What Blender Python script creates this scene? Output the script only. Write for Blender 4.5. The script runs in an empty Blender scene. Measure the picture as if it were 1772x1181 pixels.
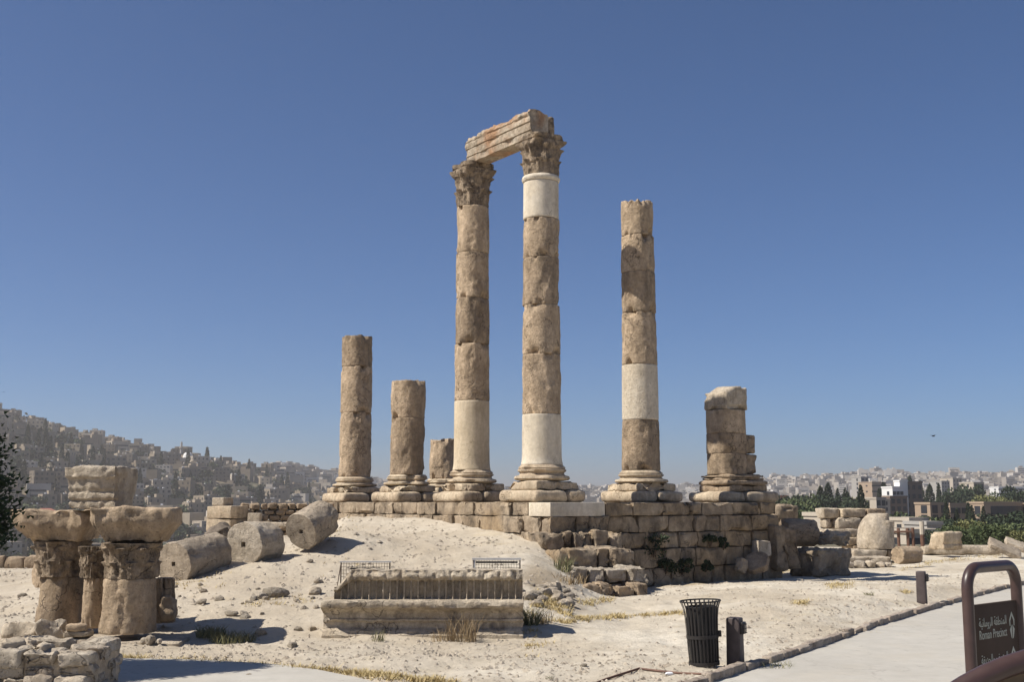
import bpy, bmesh, math, random
from math import sin, cos, tan, pi, sqrt, atan, atan2, exp
from mathutils import Vector, Matrix, Euler, noise as NZ

SC = bpy.context.scene
COL = SC.collection
RAD = math.radians

# ------------------------------------------------------------------ camera, sky, sun, exposure
F, IW, IH, CZ, HOR = 2000.0, 1772.0, 1181.0, 2.35, 870.0
PITCH = atan((HOR - IH / 2) / F)
cam_d = bpy.data.cameras.new('camera')
cam_d.sensor_width = 36.0
cam_d.lens = F / IW * 36.0
cam_d.clip_start = 0.1
cam_d.clip_end = 20000
cam = bpy.data.objects.new('camera', cam_d)
cam.location = (0, 0, CZ)
cam.rotation_euler = (pi / 2 + PITCH, 0, 0)
COL.objects.link(cam)
SC.camera = cam

SUN_EL, SUN_A = RAD(49), RAD(14)
SDIR = Vector((-cos(SUN_A) * cos(SUN_EL), -sin(SUN_A) * cos(SUN_EL), sin(SUN_EL)))
world = bpy.data.worlds.new('World')
SC.world = world
world.use_nodes = True
wn = world.node_tree
for n in list(wn.nodes):
    wn.nodes.remove(n)
sky = wn.nodes.new('ShaderNodeTexSky')
sky.sky_type = 'NISHITA'
sky.sun_disc = False
sky.sun_elevation = SUN_EL
sky.sun_rotation = atan2(SDIR.x, SDIR.y) % (2 * pi)
sky.altitude = 900
sky.air_density = 0.78
sky.dust_density = 0.8
sky.ozone_density = 10.0
bg = wn.nodes.new('ShaderNodeBackground')
bg.inputs['Strength'].default_value = 0.055
wo = wn.nodes.new('ShaderNodeOutputWorld')
wn.links.new(sky.outputs[0], bg.inputs['Color'])
wn.links.new(bg.outputs[0], wo.inputs['Surface'])

sun_d = bpy.data.lights.new('sun', 'SUN')
sun_d.energy = 3.6
sun_d.angle = RAD(0.5)
sun_d.color = (1.0, 0.94, 0.85)
sun = bpy.data.objects.new('sun', sun_d)
sun.rotation_euler = SDIR.to_track_quat('Z', 'Y').to_euler()
sun.location = (-30, -10, 40)
COL.objects.link(sun)

SC.view_settings.view_transform = 'Standard'
SC.view_settings.look = 'None'
SC.view_settings.exposure = 0.85
SC.view_settings.gamma = 1.0
SC.cycles.max_bounces = 6
SC.cycles.volume_bounces = 0

HAZE_DENSITY = 0.00026

# ------------------------------------------------------------------ layout helpers
def ray(px, py):
    x, z = (px - IW / 2) / F, (IH / 2 - py) / F
    return Vector((x, cos(PITCH) - sin(PITCH) * z, sin(PITCH) + cos(PITCH) * z))

def at(px, py, D):
    d = ray(px, py)
    return Vector((0, 0, CZ)) + d * (D / d.y)

def gnd(px, py, z=0.0):
    d = ray(px, py)
    return Vector((0, 0, CZ)) + d * ((z - CZ) / d.z)

def zat(py, D):
    return at(IW / 2, py, D).z

def xat(px, D, z):
    return (px - IW / 2) / F * (D * cos(PITCH) + (z - CZ) * sin(PITCH))

def sm(a, b, x):
    t = (x - a) / (b - a)
    t = 0.0 if t < 0 else 1.0 if t > 1 else t
    return t * t * (3 - 2 * t)

def lerp(a, b, t):
    return a + (b - a) * t

def interp(tab, x):
    if x <= tab[0][0]:
        return tab[0][1]
    for (a, va), (b, vb) in zip(tab, tab[1:]):
        if x <= b:
            return lerp(va, vb, (x - a) / (b - a))
    return tab[-1][1]

def nz(x, y, z=0.0):
    return NZ.noise(Vector((x, y, z)))

def fb(x, y, z=0.0, o=4):
    s, a, f = 0.0, 1.0, 1.0
    for _ in range(o):
        s += a * NZ.noise(Vector((x * f, y * f, z * f)))
        a *= 0.5
        f *= 2.05
    return s

# ------------------------------------------------------------------ object helpers
def tag(o, label=None, cat=None, group=None, kind=None):
    if label: o['label'] = label
    if cat: o['category'] = cat
    if group: o['group'] = group
    if kind: o['kind'] = kind
    return o

def thing(name, label, cat, loc=(0, 0, 0), rz=0.0, group=None):
    o = bpy.data.objects.new(name, None)
    o.empty_display_size = 0.3
    COL.objects.link(o)
    o.location = loc
    o.rotation_euler = (0, 0, rz)
    return tag(o, label, cat, group)

class MB:
    def __init__(s):
        s.v, s.f, s.m = [], [], []

    def add(s, vs, fs, mi=0, M=None):
        b = len(s.v)
        if M is None:
            s.v.extend(tuple(p) for p in vs)
        else:
            s.v.extend(tuple(M @ Vector(p)) for p in vs)
        s.f.extend(tuple(i + b for i in q) for q in fs)
        s.m.extend([mi] * len(fs))
        return s

    def box(s, c, d, mi=0, M=None):
        x, y, z = c
        a, b, h = d[0] / 2, d[1] / 2, d[2] / 2
        vs = [(x + i * a, y + j * b, z + k * h) for k in (-1, 1) for j in (-1, 1) for i in (-1, 1)]
        fs = [(0, 2, 3, 1), (4, 5, 7, 6), (0, 1, 5, 4), (2, 6, 7, 3), (0, 4, 6, 2), (1, 3, 7, 5)]
        return s.add(vs, fs, mi, M)

    def tube(s, pts, r, n=10, mi=0, cap=True):
        pts = [Vector(p) for p in pts]
        rs = r if isinstance(r, (list, tuple)) else [r] * len(pts)
        vs, fs = [], []
        t0 = (pts[1] - pts[0]).normalized()
        up = Vector((0, 0, 1)) if abs(t0.z) < 0.9 else Vector((0, 1, 0))
        a = t0.cross(up).normalized()
        for i, p in enumerate(pts):
            if i == 0: t = pts[1] - p
            elif i == len(pts) - 1: t = p - pts[i - 1]
            else: t = (pts[i + 1] - p).normalized() + (p - pts[i - 1]).normalized()
            t.normalize()
            a = (a - t * a.dot(t)).normalized()
            b = t.cross(a)
            for k in range(n):
                q = 2 * pi * k / n
                vs.append(p + (a * cos(q) + b * sin(q)) * rs[i])
        for i in range(len(pts) - 1):
            for k in range(n):
                k2 = (k + 1) % n
                fs.append((i * n + k, i * n + k2, (i + 1) * n + k2, (i + 1) * n + k))
        if cap:
            fs.append(tuple(range(n))[::-1])
            fs.append(tuple((len(pts) - 1) * n + k for k in range(n)))
        return s.add(vs, fs, mi)

    def build(s, name, mats, parent=None, loc=None, rz=0.0, smooth=True, angle=40):
        me = bpy.data.meshes.new(name)
        me.from_pydata(s.v, [], s.f)
        if not isinstance(mats, (list, tuple)):
            mats = [mats]
        for m in mats:
            me.materials.append(m)
        if len(mats) > 1:
            me.polygons.foreach_set('material_index', s.m)
        if smooth:
            me.polygons.foreach_set('use_smooth', [True] * len(me.polygons))
            me.update()
            if angle:
                me.set_sharp_from_angle(angle=RAD(angle))
        me.update()
        o = bpy.data.objects.new(name, me)
        COL.objects.link(o)
        if parent is not None:
            o.parent = parent
        if loc is not None:
            o.location = loc
        if rz:
            o.rotation_euler = (0, 0, rz)
        return o

def dup(o, loc=None, rz=None, parent=None, scale=None):
    c = o.copy()
    COL.objects.link(c)
    if parent is not None:
        c.parent = parent
    if loc is not None: c.location = loc
    if rz is not None: c.rotation_euler = (0, 0, rz)
    if scale is not None: c.scale = scale
    for ch in list(o.children):
        dup(ch, parent=c)
    return c

# rounded, worn stone block; base centre at origin
def block(sx, sy, sz, r=0.04, amp=0.02, freq=2.0, seed=0, step=0.12, taper=1.0, tapery=None, fine=0.3, chip=0.0):
    hx, hy, hz = sx / 2, sy / 2, sz / 2
    r = min(r, hx * 0.9, hy * 0.9, hz * 0.9)
    def line(h):
        n = max(1, int(round(2 * (h - r) / step)))
        L = [-h, -h + r * 0.35] + [-h + r + (2 * (h - r)) * i / n for i in range(n + 1)] + [h - r * 0.35, h]
        return L
    lx, ly, lz = line(hx), line(hy), line(hz)
    idx, vs, fs = {}, [], []
    so = seed * 7.31
    ty = taper if tapery is None else tapery
    def vert(x, y, z):
        k = (round(x, 5), round(y, 5), round(z, 5))
        if k in idx: return idx[k]
        q = Vector((max(-hx + r, min(hx - r, x)), max(-hy + r, min(hy - r, y)), max(-hz + r, min(hz - r, z))))
        d = Vector((x, y, z)) - q
        if d.length > 1e-9:
            nrm = d.normalized()
            p = q + nrm * r
        else:
            nrm = d; p = q
        a = fb(p.x * freq + so, p.y * freq + so * 0.7, p.z * freq - so, 3) * amp
        a += nz(p.x * freq * 5 + so, p.y * freq * 5, p.z * freq * 5) * amp * fine
        if fine > 0.45:
            g = nz(p.x * 2.1 - so, p.y * 2.1, p.z * 2.1 + so) + 0.25 * nz(p.x * 7, p.y * 7 + so, p.z * 7)
            a -= amp * 0.9 * sm(0.12, 0.2, g)
        edge = (abs(p.x) > hx - r * 1.5) + (abs(p.y) > hy - r * 1.5) + (abs(p.z) > hz - r * 1.5)
        if chip and edge >= 2:
            c = nz(p.x * 2.3 + so, p.y * 2.3 - so, p.z * 2.3 + 5)
            a -= max(0.0, c - 0.05) * chip
        p = p + nrm * a
        t = (p.z + hz) / sz
        p.x *= lerp(taper, 1, t)
        p.y *= lerp(ty, 1, t)
        vs.append((p.x, p.y, p.z + hz))
        idx[k] = len(vs) - 1
        return idx[k]
    def face(A, B, fn, flip):
        for i in range(len(A) - 1):
            for j in range(len(B) - 1):
                q = [fn(A[i], B[j]), fn(A[i + 1], B[j]), fn(A[i + 1], B[j + 1]), fn(A[i], B[j + 1])]
                fs.append(tuple(q[::-1] if flip else q))
    for s_ in (-1, 1):
        face(lx, ly, lambda a, b: vert(a, b, s_ * hz), s_ < 0)
        face(lx, lz, lambda a, b: vert(a, s_ * hy, b), s_ > 0)
        face(ly, lz, lambda a, b: vert(s_ * hx, a, b), s_ < 0)
    return vs, fs

# surface of revolution with radius function R(theta, z, t)
def lathe(zs, n, Rf, hole=0.0, ztop=None, rect=False):
    vs, fs = [], []
    for i, z in enumerate(zs):
        t = i / (len(zs) - 1)
        for k in range(n):
            q = 2 * pi * k / n
            r = Rf(q, z, t)
            zz = z
            if ztop: zz = ztop(q, z, r)
            vs.append((r * cos(q), r * sin(q), zz))
    for i in range(len(zs) - 1):
        for k in range(n):
            k2 = (k + 1) % n
            fs.append((i * n + k, i * n + k2, (i + 1) * n + k2, (i + 1) * n + k))
    def capring(row, sgn, hole):
        base = row * n
        prev = base
        scales = [0.93, 0.6, 0.3]
        cz = sum(vs[base + k][2] for k in range(n)) / n
        for s_ in scales:
            b = len(vs)
            for k in range(n):
                x, y, z = vs[base + k]
                w = nz(x * s_ * 4 + 3.1, y * s_ * 4, z) * 0.015
                rr = s_
                vs.append((x * rr, y * rr, lerp(cz, z, s_) + w * (1 if s_ < 0.9 else 0.3)))
            for k in range(n):
                k2 = (k + 1) % n
                q = (prev + k, prev + k2, b + k2, b + k)
                fs.append(q if sgn > 0 else q[::-1])
            prev = b
        if hole:
            for (rr, dz) in ((hole, 0.0), (hole, -0.14 * sgn)):
                b = len(vs)
                for k in range(n):
                    q = 2 * pi * k / n
                    m = max(abs(cos(q)), abs(sin(q)))
                    vs.append((rr * cos(q) / m, rr * sin(q) / m, cz + dz))
                for k in range(n):
                    k2 = (k + 1) % n
                    q = (prev + k, prev + k2, b + k2, b + k)
                    fs.append(q if sgn > 0 else q[::-1])
                prev = b
            cz -= 0.14 * sgn
        vs.append((0, 0, cz))
        c = len(vs) - 1
        for k in range(n):
            k2 = (k + 1) % n
            q = (prev + k, prev + k2, c)
            fs.append(q if sgn > 0 else q[::-1])
    capring(len(zs) - 1, 1, hole)
    capring(0, -1, hole)
    return vs, fs

def drum(r0, r1, h, seed=0, amp=0.018, chip=0.25, broken=0.0, hole=0.0, n=72, squareness=0.0, bulge=0.0):
    rows = max(4, int(h / 0.055))
    zs = [0, 0.015, 0.035] + [0.06 + (h - 0.12) * i / rows for i in range(rows + 1)] + [h - 0.035, h - 0.015, h]
    so = seed * 5.77
    def Rf(q, z, t):
        r = lerp(r0, r1, z / h)
        c, s = cos(q), sin(q)
        if squareness:
            m = max(abs(c), abs(s))
            r *= lerp(1.0, min(1.0 / m, 1.22), squareness)
        e = min(z, h - z)
        if e < 0.035:
            r -= 0.013 * (1 - e / 0.035) ** 2
        r += fb(c * 1.3 + so, s * 1.3 - so, z * 1.2 + so, 3) * amp
        r += nz(c * 7 + so, s * 7, z * 8) * amp * 0.35
        k = nz(c * 1.9 + so * 1.3, s * 1.9 + 3, (0 if z < h / 2 else 9) + so)
        wdt = 0.10 + 0.12 * abs(nz(c * 3, s * 3, so))
        r -= max(0.0, k - 0.12) * chip * exp(-(e / wdt) ** 2)
        if chip:
            g = nz(c * 1.5 - so, s * 1.5 + so, z * 1.1 + 20) + 0.22 * nz(c * 6, s * 6, z * 6 + so)
            r -= 0.022 * sm(0.20, 0.27, g) + 0.05 * max(0.0, g - 0.3)
            p_ = nz(c * 5.5 + so, s * 5.5, z * 5.5)
            r -= 0.035 * max(0.0, p_ - 0.38)
        return r
    zt = None
    if broken:
        def zt(q, z, r):
            w = max(0.0, (z - (h - 0.5)) / 0.5)
            return z - broken * w * max(0.0, 0.5 + fb(cos(q) * 1.2 + so, sin(q) * 1.2, 4, 3)) - w * broken * 0.25 * nz(cos(q) * 5, sin(q) * 5, so)
    return lathe(zs, n, Rf, hole, zt)

def profile_lathe(prof, n=48, seed=0, amp=0.012, chip=0.12):
    so = seed * 3.3
    zs, rs = [], []
    for (r, z), (r2, z2) in zip(prof, prof[1:]):
        L = sqrt((r2 - r) ** 2 + (z2 - z) ** 2)
        k = max(1, int(L / 0.05))
        for i in range(k):
            zs.append(lerp(z, z2, i / k)); rs.append(lerp(r, r2, i / k))
    zs.append(prof[-1][1]); rs.append(prof[-1][0])
    N = len(zs)
    def Rf(q, z, t):
        r = rs[int(round(t * (N - 1)))]
        c, s = cos(q), sin(q)
        r += fb(c * 1.5 + so, s * 1.5, z * 2 + so, 3) * amp
        r -= max(0.0, nz(c * 1.6 + so, s * 1.6 - so, z * 3) - 0.1) * chip
        return r
    return lathe(zs, n, Rf)

def corinthian(rb, h, aw, seed=0, n=112, rows=64, erode=0.035, cut=1.0, worn=0.0):
    so = seed * 4.1
    zs = [h * cut * i / rows for i in range(rows + 1)]
    def Rf(q, z, t):
        t = t * cut
        c, s = cos(q), sin(q)
        r = rb * (0.96 + 0.10 * t + 0.22 * t ** 4)
        th = q - pi / 4
        if t < 0.40:
            u = t / 0.40
            L = max(0.0, cos(8 * th)) ** 0.7
            r += L * rb * (0.07 + 0.10 * u * u + 0.12 * sm(0.72, 0.95, u)) * (1 if u < 0.97 else 0.4)
            r += 0.018 * rb * cos(48 * th) * L
        if 0.30 < t < 0.74:
            u = (t - 0.30) / 0.44
            L = max(0.0, cos(8 * th + pi)) ** 0.7
            r2 = rb * (0.96 + 0.10 * t) + L * rb * (0.08 + 0.16 * u * u + 0.14 * sm(0.72, 0.95, u)) * (1 if u < 0.97 else 0.4)
            r2 += 0.018 * rb * cos(48 * th) * L
            r = max(r, r2)
        if t > 0.6:
            u = sm(0.6, 0.88, t)
            V = abs(cos(2 * th)) ** 5
            r = max(r, rb * 1.05 + V * u * (aw * 1.28 - rb * 1.05))
            H = abs(sin(2 * th)) ** 6
            r += H * rb * 0.10 * sin(min(1, u) * pi)
        if t > 0.86:
            m = max(abs(c), abs(s))
            sq = aw / m
            conc = aw * (0.80 + 0.30 * abs(cos(2 * th)) ** 1.5)
            a = min(sq, conc, aw * 1.27)
            r = a * (0.95 if t < 0.90 else 1.0)
        e = fb(c * 2.2 + so, s * 2.2 - so, z * 3 + so, 3)
        r += e * erode
        r -= max(0.0, nz(c * 2.0 - so, s * 2.0 + so, z * 2.2) - 0.18) * 0.28 * (0.4 + t)
        r += nz(c * 9 + so, s * 9, z * 14) * 0.014
        if worn:
            sm_ = rb * (1.0 + 0.06 * t + 0.26 * t * t) + fb(c * 3.1 + so, s * 3.1, z * 7 + so, 3) * 0.055 + max(0, nz(c * 5 - so, s * 5, z * 9)) * 0.06
            r = lerp(r, sm_, worn)
        return max(r, rb * 0.8)
    return lathe(zs, n, Rf)

# ------------------------------------------------------------------ materials
MAT = {}
def newmat(name):
    m = bpy.data.materials.new(name)
    m.use_nodes = True
    nt = m.node_tree
    for n in list(nt.nodes): nt.nodes.remove(n)
    out = nt.nodes.new('ShaderNodeOutputMaterial')
    b = nt.nodes.new('ShaderNodeBsdfPrincipled')
    nt.links.new(b.outputs[0], out.inputs['Surface'])
    b.inputs['Specular IOR Level'].default_value = 0.25
    MAT[name] = m
    return m, nt, b

def N(nt, t, **kw):
    n = nt.nodes.new(t)
    for k, v in kw.items():
        if k in n.inputs.keys(): n.inputs[k].default_value = v
        else: setattr(n, k, v)
    return n

def ramp(nt, src, lo, hi, a=(0, 0, 0, 1), b=(1, 1, 1, 1)):
    r = nt.nodes.new('ShaderNodeValToRGB')
    r.color_ramp.elements[0].position = lo
    r.color_ramp.elements[1].position = hi
    r.color_ramp.elements[0].color = a
    r.color_ramp.elements[1].color = b
    nt.links.new(src, r.inputs[0])
    return r.outputs[0]

def mix(nt, fac, a, b, mode='MIX'):
    m = nt.nodes.new('ShaderNodeMix')
    m.data_type = 'RGBA'
    m.blend_type = mode
    for sock, v in ((m.inputs[0], fac), (m.inputs[6], a), (m.inputs[7], b)):
        if hasattr(v, 'links'): nt.links.new(v, sock)
        elif isinstance(v, (int, float)): sock.default_value = v
        else: sock.default_value = (*v, 1.0) if len(v) == 3 else v
    return m.outputs[2]

def math_(nt, op, a, b=None):
    m = nt.nodes.new('ShaderNodeMath')
    m.operation = op
    for s_, v in ((m.inputs[0], a), (m.inputs[1], b)):
        if v is None: continue
        if hasattr(v, 'links'): nt.links.new(v, s_)
        else: s_.default_value = v
    return m.outputs[0]

def coords(nt, world_space=False, rnd=True):
    if world_space:
        return nt.nodes.new('ShaderNodeNewGeometry').outputs['Position']
    tc = nt.nodes.new('ShaderNodeTexCoord')
    if not rnd: return tc.outputs['Object']
    oi = nt.nodes.new('ShaderNodeObjectInfo')
    va = nt.nodes.new('ShaderNodeVectorMath'); va.operation = 'ADD'
    sc = math_(nt, 'MULTIPLY', oi.outputs['Random'], 60.0)
    cb = nt.nodes.new('ShaderNodeCombineXYZ')
    for i in range(3): nt.links.new(sc, cb.inputs[i])
    nt.links.new(tc.outputs['Object'], va.inputs[0]); nt.links.new(cb.outputs[0], va.inputs[1])
    return va.outputs[0]

def noise_(nt, vec, scale, detail=5, rough=0.6, stretch=None):
    if stretch:
        mp = nt.nodes.new('ShaderNodeMapping')
        mp.inputs['Scale'].default_value = stretch
        nt.links.new(vec, mp.inputs[0]); vec = mp.outputs[0]
    n = N(nt, 'ShaderNodeTexNoise', Scale=scale, Detail=detail, Roughness=rough)
    nt.links.new(vec, n.inputs['Vector'])
    return n.outputs[0]

def bump(nt, b, h, strength=0.5, dist=0.03):
    bp = N(nt, 'ShaderNodeBump', Strength=strength, Distance=dist)
    nt.links.new(h, bp.inputs['Height'])
    nt.links.new(bp.outputs[0], b.inputs['Normal'])

def stone(name, c1, c2, dark, stain=(0.55, 0.75), stain_amt=0.7, pit=0.5, bs=0.6, bd=0.035, s1=1.3, streak=(1, 1, 0.35), patch=None, con=1.0):
    m, nt, b = newmat(name)
    v = coords(nt)
    n1 = noise_(nt, v, s1, 6, 0.62)
    col = mix(nt, ramp(nt, n1, 0.36, 0.64), c1, c2)
    if patch:
        np_ = noise_(nt, v, s1 * 0.55, 3, 0.5)
        col = mix(nt, ramp(nt, np_, 0.5, 0.62), col, patch)
    n2 = noise_(nt, v, s1 * 7, 8, 0.7)
    col = mix(nt, 1.0, col, ramp(nt, n2, 0.28, 0.72, (1 - .30 * con, 1 - .31 * con, 1 - .32 * con, 1), (1 + .22 * con, 1 + .22 * con, 1 + .21 * con, 1)), 'MULTIPLY')
    nm = noise_(nt, v, s1 * 2.2, 6, 0.65, (1.3, 1.3, 0.45))
    col = mix(nt, 1.0, col, ramp(nt, nm, 0.35, 0.65, (1 - .24 * con, 1 - .25 * con, 1 - .26 * con, 1), (1 + .16 * con, 1 + .16 * con, 1 + .16 * con, 1)), 'MULTIPLY')
    n3 = noise_(nt, v, s1 * 1.9, 7, 0.68, streak)
    f = math_(nt, 'MULTIPLY', ramp(nt, n3, *stain), stain_amt)
    col = mix(nt, f, col, dark)
    nc = noise_(nt, v, 1.7, 4, 0.55)
    crack = ramp(nt, math_(nt, 'ABSOLUTE', math_(nt, 'SUBTRACT', nc, 0.47)), 0.002, 0.010, (1, 1, 1, 1), (0, 0, 0, 1))
    crack = math_(nt, 'MULTIPLY', crack, ramp(nt, noise_(nt, v, 0.8, 2, 0.5), 0.48, 0.58))
    col = mix(nt, math_(nt, 'MULTIPLY', crack, 0.7 * con), col, tuple(x * 0.5 for x in dark))
    n4 = noise_(nt, v, 26, 3, 0.6)
    pits = ramp(nt, n4, 0.62, 0.72)
    col = mix(nt, math_(nt, 'MULTIPLY', pits, pit), col, tuple(x * 0.45 for x in dark))
    nt.links.new(col, b.inputs['Base Color'])
    b.inputs['Roughness'].default_value = 0.92
    n5 = noise_(nt, v, 9, 9, 0.75)
    h = math_(nt, 'SUBTRACT', math_(nt, 'ADD', n5, math_(nt, 'MULTIPLY', n2, 0.8)), math_(nt, 'MULTIPLY', pits, 0.5))
    h = math_(nt, 'SUBTRACT', h, math_(nt, 'MULTIPLY', crack, 0.4 * con))
    bump(nt, b, h, min(1.0, bs * 1.5), bd * 1.35)
    return m

def plain(name, c, rough=0.5, metal=0.0, var=0.15, spec=0.4, bs=0.0):
    m, nt, b = newmat(name)
    v = coords(nt)
    n = noise_(nt, v, 6, 5, 0.6)
    col = mix(nt, ramp(nt, n, 0.3, 0.7), tuple(x * (1 - var) for x in c), tuple(min(1, x * (1 + var)) for x in c))
    nt.links.new(col, b.inputs['Base Color'])
    b.inputs['Roughness'].default_value = rough
    b.inputs['Metallic'].default_value = metal
    b.inputs['Specular IOR Level'].default_value = spec
    if bs: bump(nt, b, noise_(nt, v, 20, 6, 0.7), bs, 0.02)
    return m

TAN = stone('weathered_limestone', (0.51, 0.395, 0.275), (0.39, 0.3, 0.205), (0.14, 0.108, 0.078), (0.56, 0.74), 0.65)
TAN2 = stone('brown_limestone', (0.41, 0.315, 0.22), (0.32, 0.245, 0.165), (0.11, 0.088, 0.065), (0.5, 0.7), 0.7)
GREY = stone('grey_limestone', (0.43, 0.36, 0.275), (0.35, 0.29, 0.22), (0.15, 0.125, 0.1), (0.55, 0.75), 0.6)
PALE = stone('pale_limestone', (0.52, 0.45, 0.355), (0.44, 0.37, 0.28), (0.22, 0.17, 0.12), (0.6, 0.78), 0.55)
WHITE = stone('restoration_plaster', (0.64, 0.575, 0.47), (0.58, 0.51, 0.395), (0.37, 0.285, 0.19), (0.52, 0.74), 0.5, 0.2, 0.25, 0.014, con=0.6)
CREAM = stone('cream_plaster', (0.60, 0.51, 0.375), (0.52, 0.43, 0.30), (0.34, 0.26, 0.165), (0.52, 0.74), 0.5, 0.2, 0.25, 0.014, con=0.6)
SPECK = stone('pitted_white_stone', (0.6, 0.53, 0.42), (0.53, 0.455, 0.345), (0.34, 0.255, 0.16), (0.54, 0.74), 0.5, 0.9, 0.45, 0.025, con=0.65)
CARVED = stone('carved_dark_limestone', (0.44, 0.345, 0.245), (0.3, 0.235, 0.165), (0.08, 0.063, 0.05), (0.46, 0.66), 0.85, 0.7, 0.8, 0.05, 2.2, (1, 1, 0.8))
ARCHI = stone('architrave_limestone', (0.52, 0.45, 0.35), (0.42, 0.34, 0.25), (0.12, 0.095, 0.07), (0.58, 0.7), 0.85, 0.4, 0.6, 0.04, 1.6, (1, 1, 0.6), (0.40, 0.25, 0.15))
WALLM = stone('podium_masonry', (0.42, 0.34, 0.245), (0.33, 0.26, 0.185), (0.1, 0.08, 0.06), (0.46, 0.66), 0.85, 0.4, 0.6, 0.035, 0.9, (1, 1, 0.6), (0.36, 0.27, 0.17))
LEDGE = stone('warm_pale_limestone', (0.53, 0.445, 0.325), (0.45, 0.355, 0.25), (0.24, 0.175, 0.11), (0.56, 0.76), 0.6, 0.35, 0.5, 0.03)
ROCKM = stone('loose_rock', (0.48, 0.42, 0.34), (0.38, 0.33, 0.26), (0.19, 0.155, 0.12), (0.55, 0.75), 0.5)
WEATH = stone('entablature_limestone', (0.54, 0.47, 0.365), (0.44, 0.37, 0.28), (0.14, 0.12, 0.1), (0.54, 0.68), 0.75, 0.5, 0.6, 0.03, 1.8, (1, 1, 0.8))
GRAVELM = stone('pale_gravel', (0.52, 0.46, 0.37), (0.40, 0.34, 0.27), (0.24, 0.20, 0.16), (0.55, 0.75), 0.4)
DARKR = stone('dark_rubble', (0.22, 0.18, 0.14), (0.17, 0.14, 0.11), (0.07, 0.06, 0.05))  # dark stone for the podium core behind the joints and one jagged fragment
BROWN = plain('brown_paint', (0.055, 0.032, 0.028), 0.38, 0.0, 0.28, 0.5)
BROWN_D = plain('brown_sign_panel', (0.060, 0.038, 0.025), 0.75, 0.0, 0.1, 0.3)
TANP = plain('tan_board', (0.13, 0.095, 0.06), 0.6, 0.0, 0.2, 0.3)
BINM = plain('bin_steel', (0.030, 0.027, 0.026), 0.5, 0.3, 0.15)
LINER = plain('bin_liner', (0.012, 0.012, 0.013), 0.6)
BOLL = plain('bollard_paint', (0.068, 0.052, 0.049), 0.55, 0.0, 0.28)
GLASS = plain('lamp_lens', (0.16, 0.14, 0.11), 0.25, 0.0, 0.3)
LETTER = plain('sign_lettering', (0.42, 0.43, 0.36), 0.6, 0.0, 0.05)
STEEL = plain('rusted_wire', (0.16, 0.12, 0.09), 0.6, 0.3, 0.3)
WSTEEL = plain('white_metal_trim', (0.60, 0.58, 0.54), 0.5)
POSTM = plain('wood_post', (0.14, 0.075, 0.05), 0.7, 0.0, 0.2)
LITTER = plain('paper_litter', (0.75, 0.76, 0.78), 0.7)
BIRDM = plain('bird_plumage', (0.03, 0.03, 0.035), 0.7)

def leafmat(name, a, b_, trans=0.15):
    m, nt, b = newmat(name)
    v = coords(nt)
    g = nt.nodes.new('ShaderNodeNewGeometry')
    n = noise_(nt, v, 0.9, 3, 0.6)
    f = math_(nt, 'ADD', math_(nt, 'MULTIPLY', g.outputs['Random Per Island'], 0.6), math_(nt, 'MULTIPLY', n, 0.4))
    col = mix(nt, f, a, b_)
    nt.links.new(col, b.inputs['Base Color'])
    b.inputs['Roughness'].default_value = 0.7
    b.inputs['Transmission Weight'].default_value = 0.0
    return m
LEAF_D = leafmat('dark_foliage', (0.018, 0.032, 0.016), (0.045, 0.06, 0.028))
LEAF_M = leafmat('green_foliage', (0.045, 0.07, 0.028), (0.11, 0.13, 0.05))
LEAF_O = leafmat('olive_foliage', (0.10, 0.115, 0.04), (0.20, 0.19, 0.075))
LEAF_N = leafmat('near_foliage', (0.012, 0.026, 0.012), (0.035, 0.06, 0.022))
DRY = leafmat('dry_grass', (0.36, 0.27, 0.12), (0.55, 0.45, 0.24))
WEEDG = leafmat('green_weed', (0.10, 0.11, 0.05), (0.26, 0.23, 0.12))
WEEDD = leafmat('brown_weed', (0.20, 0.14, 0.08), (0.36, 0.27, 0.15))
BARK = plain('bark', (0.12, 0.085, 0.06), 0.9, 0, 0.3, 0.2, 0.4)

# city walls: colour differs from house to house (object / island random)
def citymat(name, per_island, stops):
    m, nt, b = newmat(name)
    if per_island:
        rnd = nt.nodes.new('ShaderNodeNewGeometry').outputs['Random Per Island']
    else:
        rnd = nt.nodes.new('ShaderNodeObjectInfo').outputs['Random']
    r = nt.nodes.new('ShaderNodeValToRGB')
    r.color_ramp.interpolation = 'CONSTANT'
    els = r.color_ramp.elements
    while len(els) < len(stops): els.new(0.5)
    for i, c in enumerate(stops):
        els[i].position = i / len(stops)
        els[i].color = (*c, 1)
    nt.links.new(rnd, r.inputs[0])
    v = coords(nt, True)
    n = noise_(nt, v, 0.25, 5, 0.7)
    col = mix(nt, 1.0, r.outputs[0], ramp(nt, n, 0.25, 0.75, (0.75, 0.74, 0.73, 1), (1.15, 1.15, 1.15, 1)), 'MULTIPLY')
    nt.links.new(col, b.inputs['Base Color'])
    b.inputs['Roughness'].default_value = 0.9
    return m
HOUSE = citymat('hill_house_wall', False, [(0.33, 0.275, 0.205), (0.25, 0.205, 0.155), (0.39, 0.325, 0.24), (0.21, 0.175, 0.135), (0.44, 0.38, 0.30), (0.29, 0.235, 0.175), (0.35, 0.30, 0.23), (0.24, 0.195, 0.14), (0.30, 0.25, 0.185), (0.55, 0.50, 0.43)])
HOUSE_I = citymat('hill_city_wall', True, [(0.33, 0.275, 0.205), (0.25, 0.205, 0.155), (0.39, 0.325, 0.24), (0.21, 0.175, 0.135), (0.44, 0.38, 0.30), (0.29, 0.235, 0.175), (0.35, 0.30, 0.23), (0.24, 0.195, 0.14), (0.30, 0.25, 0.185), (0.55, 0.50, 0.43)])
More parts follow.
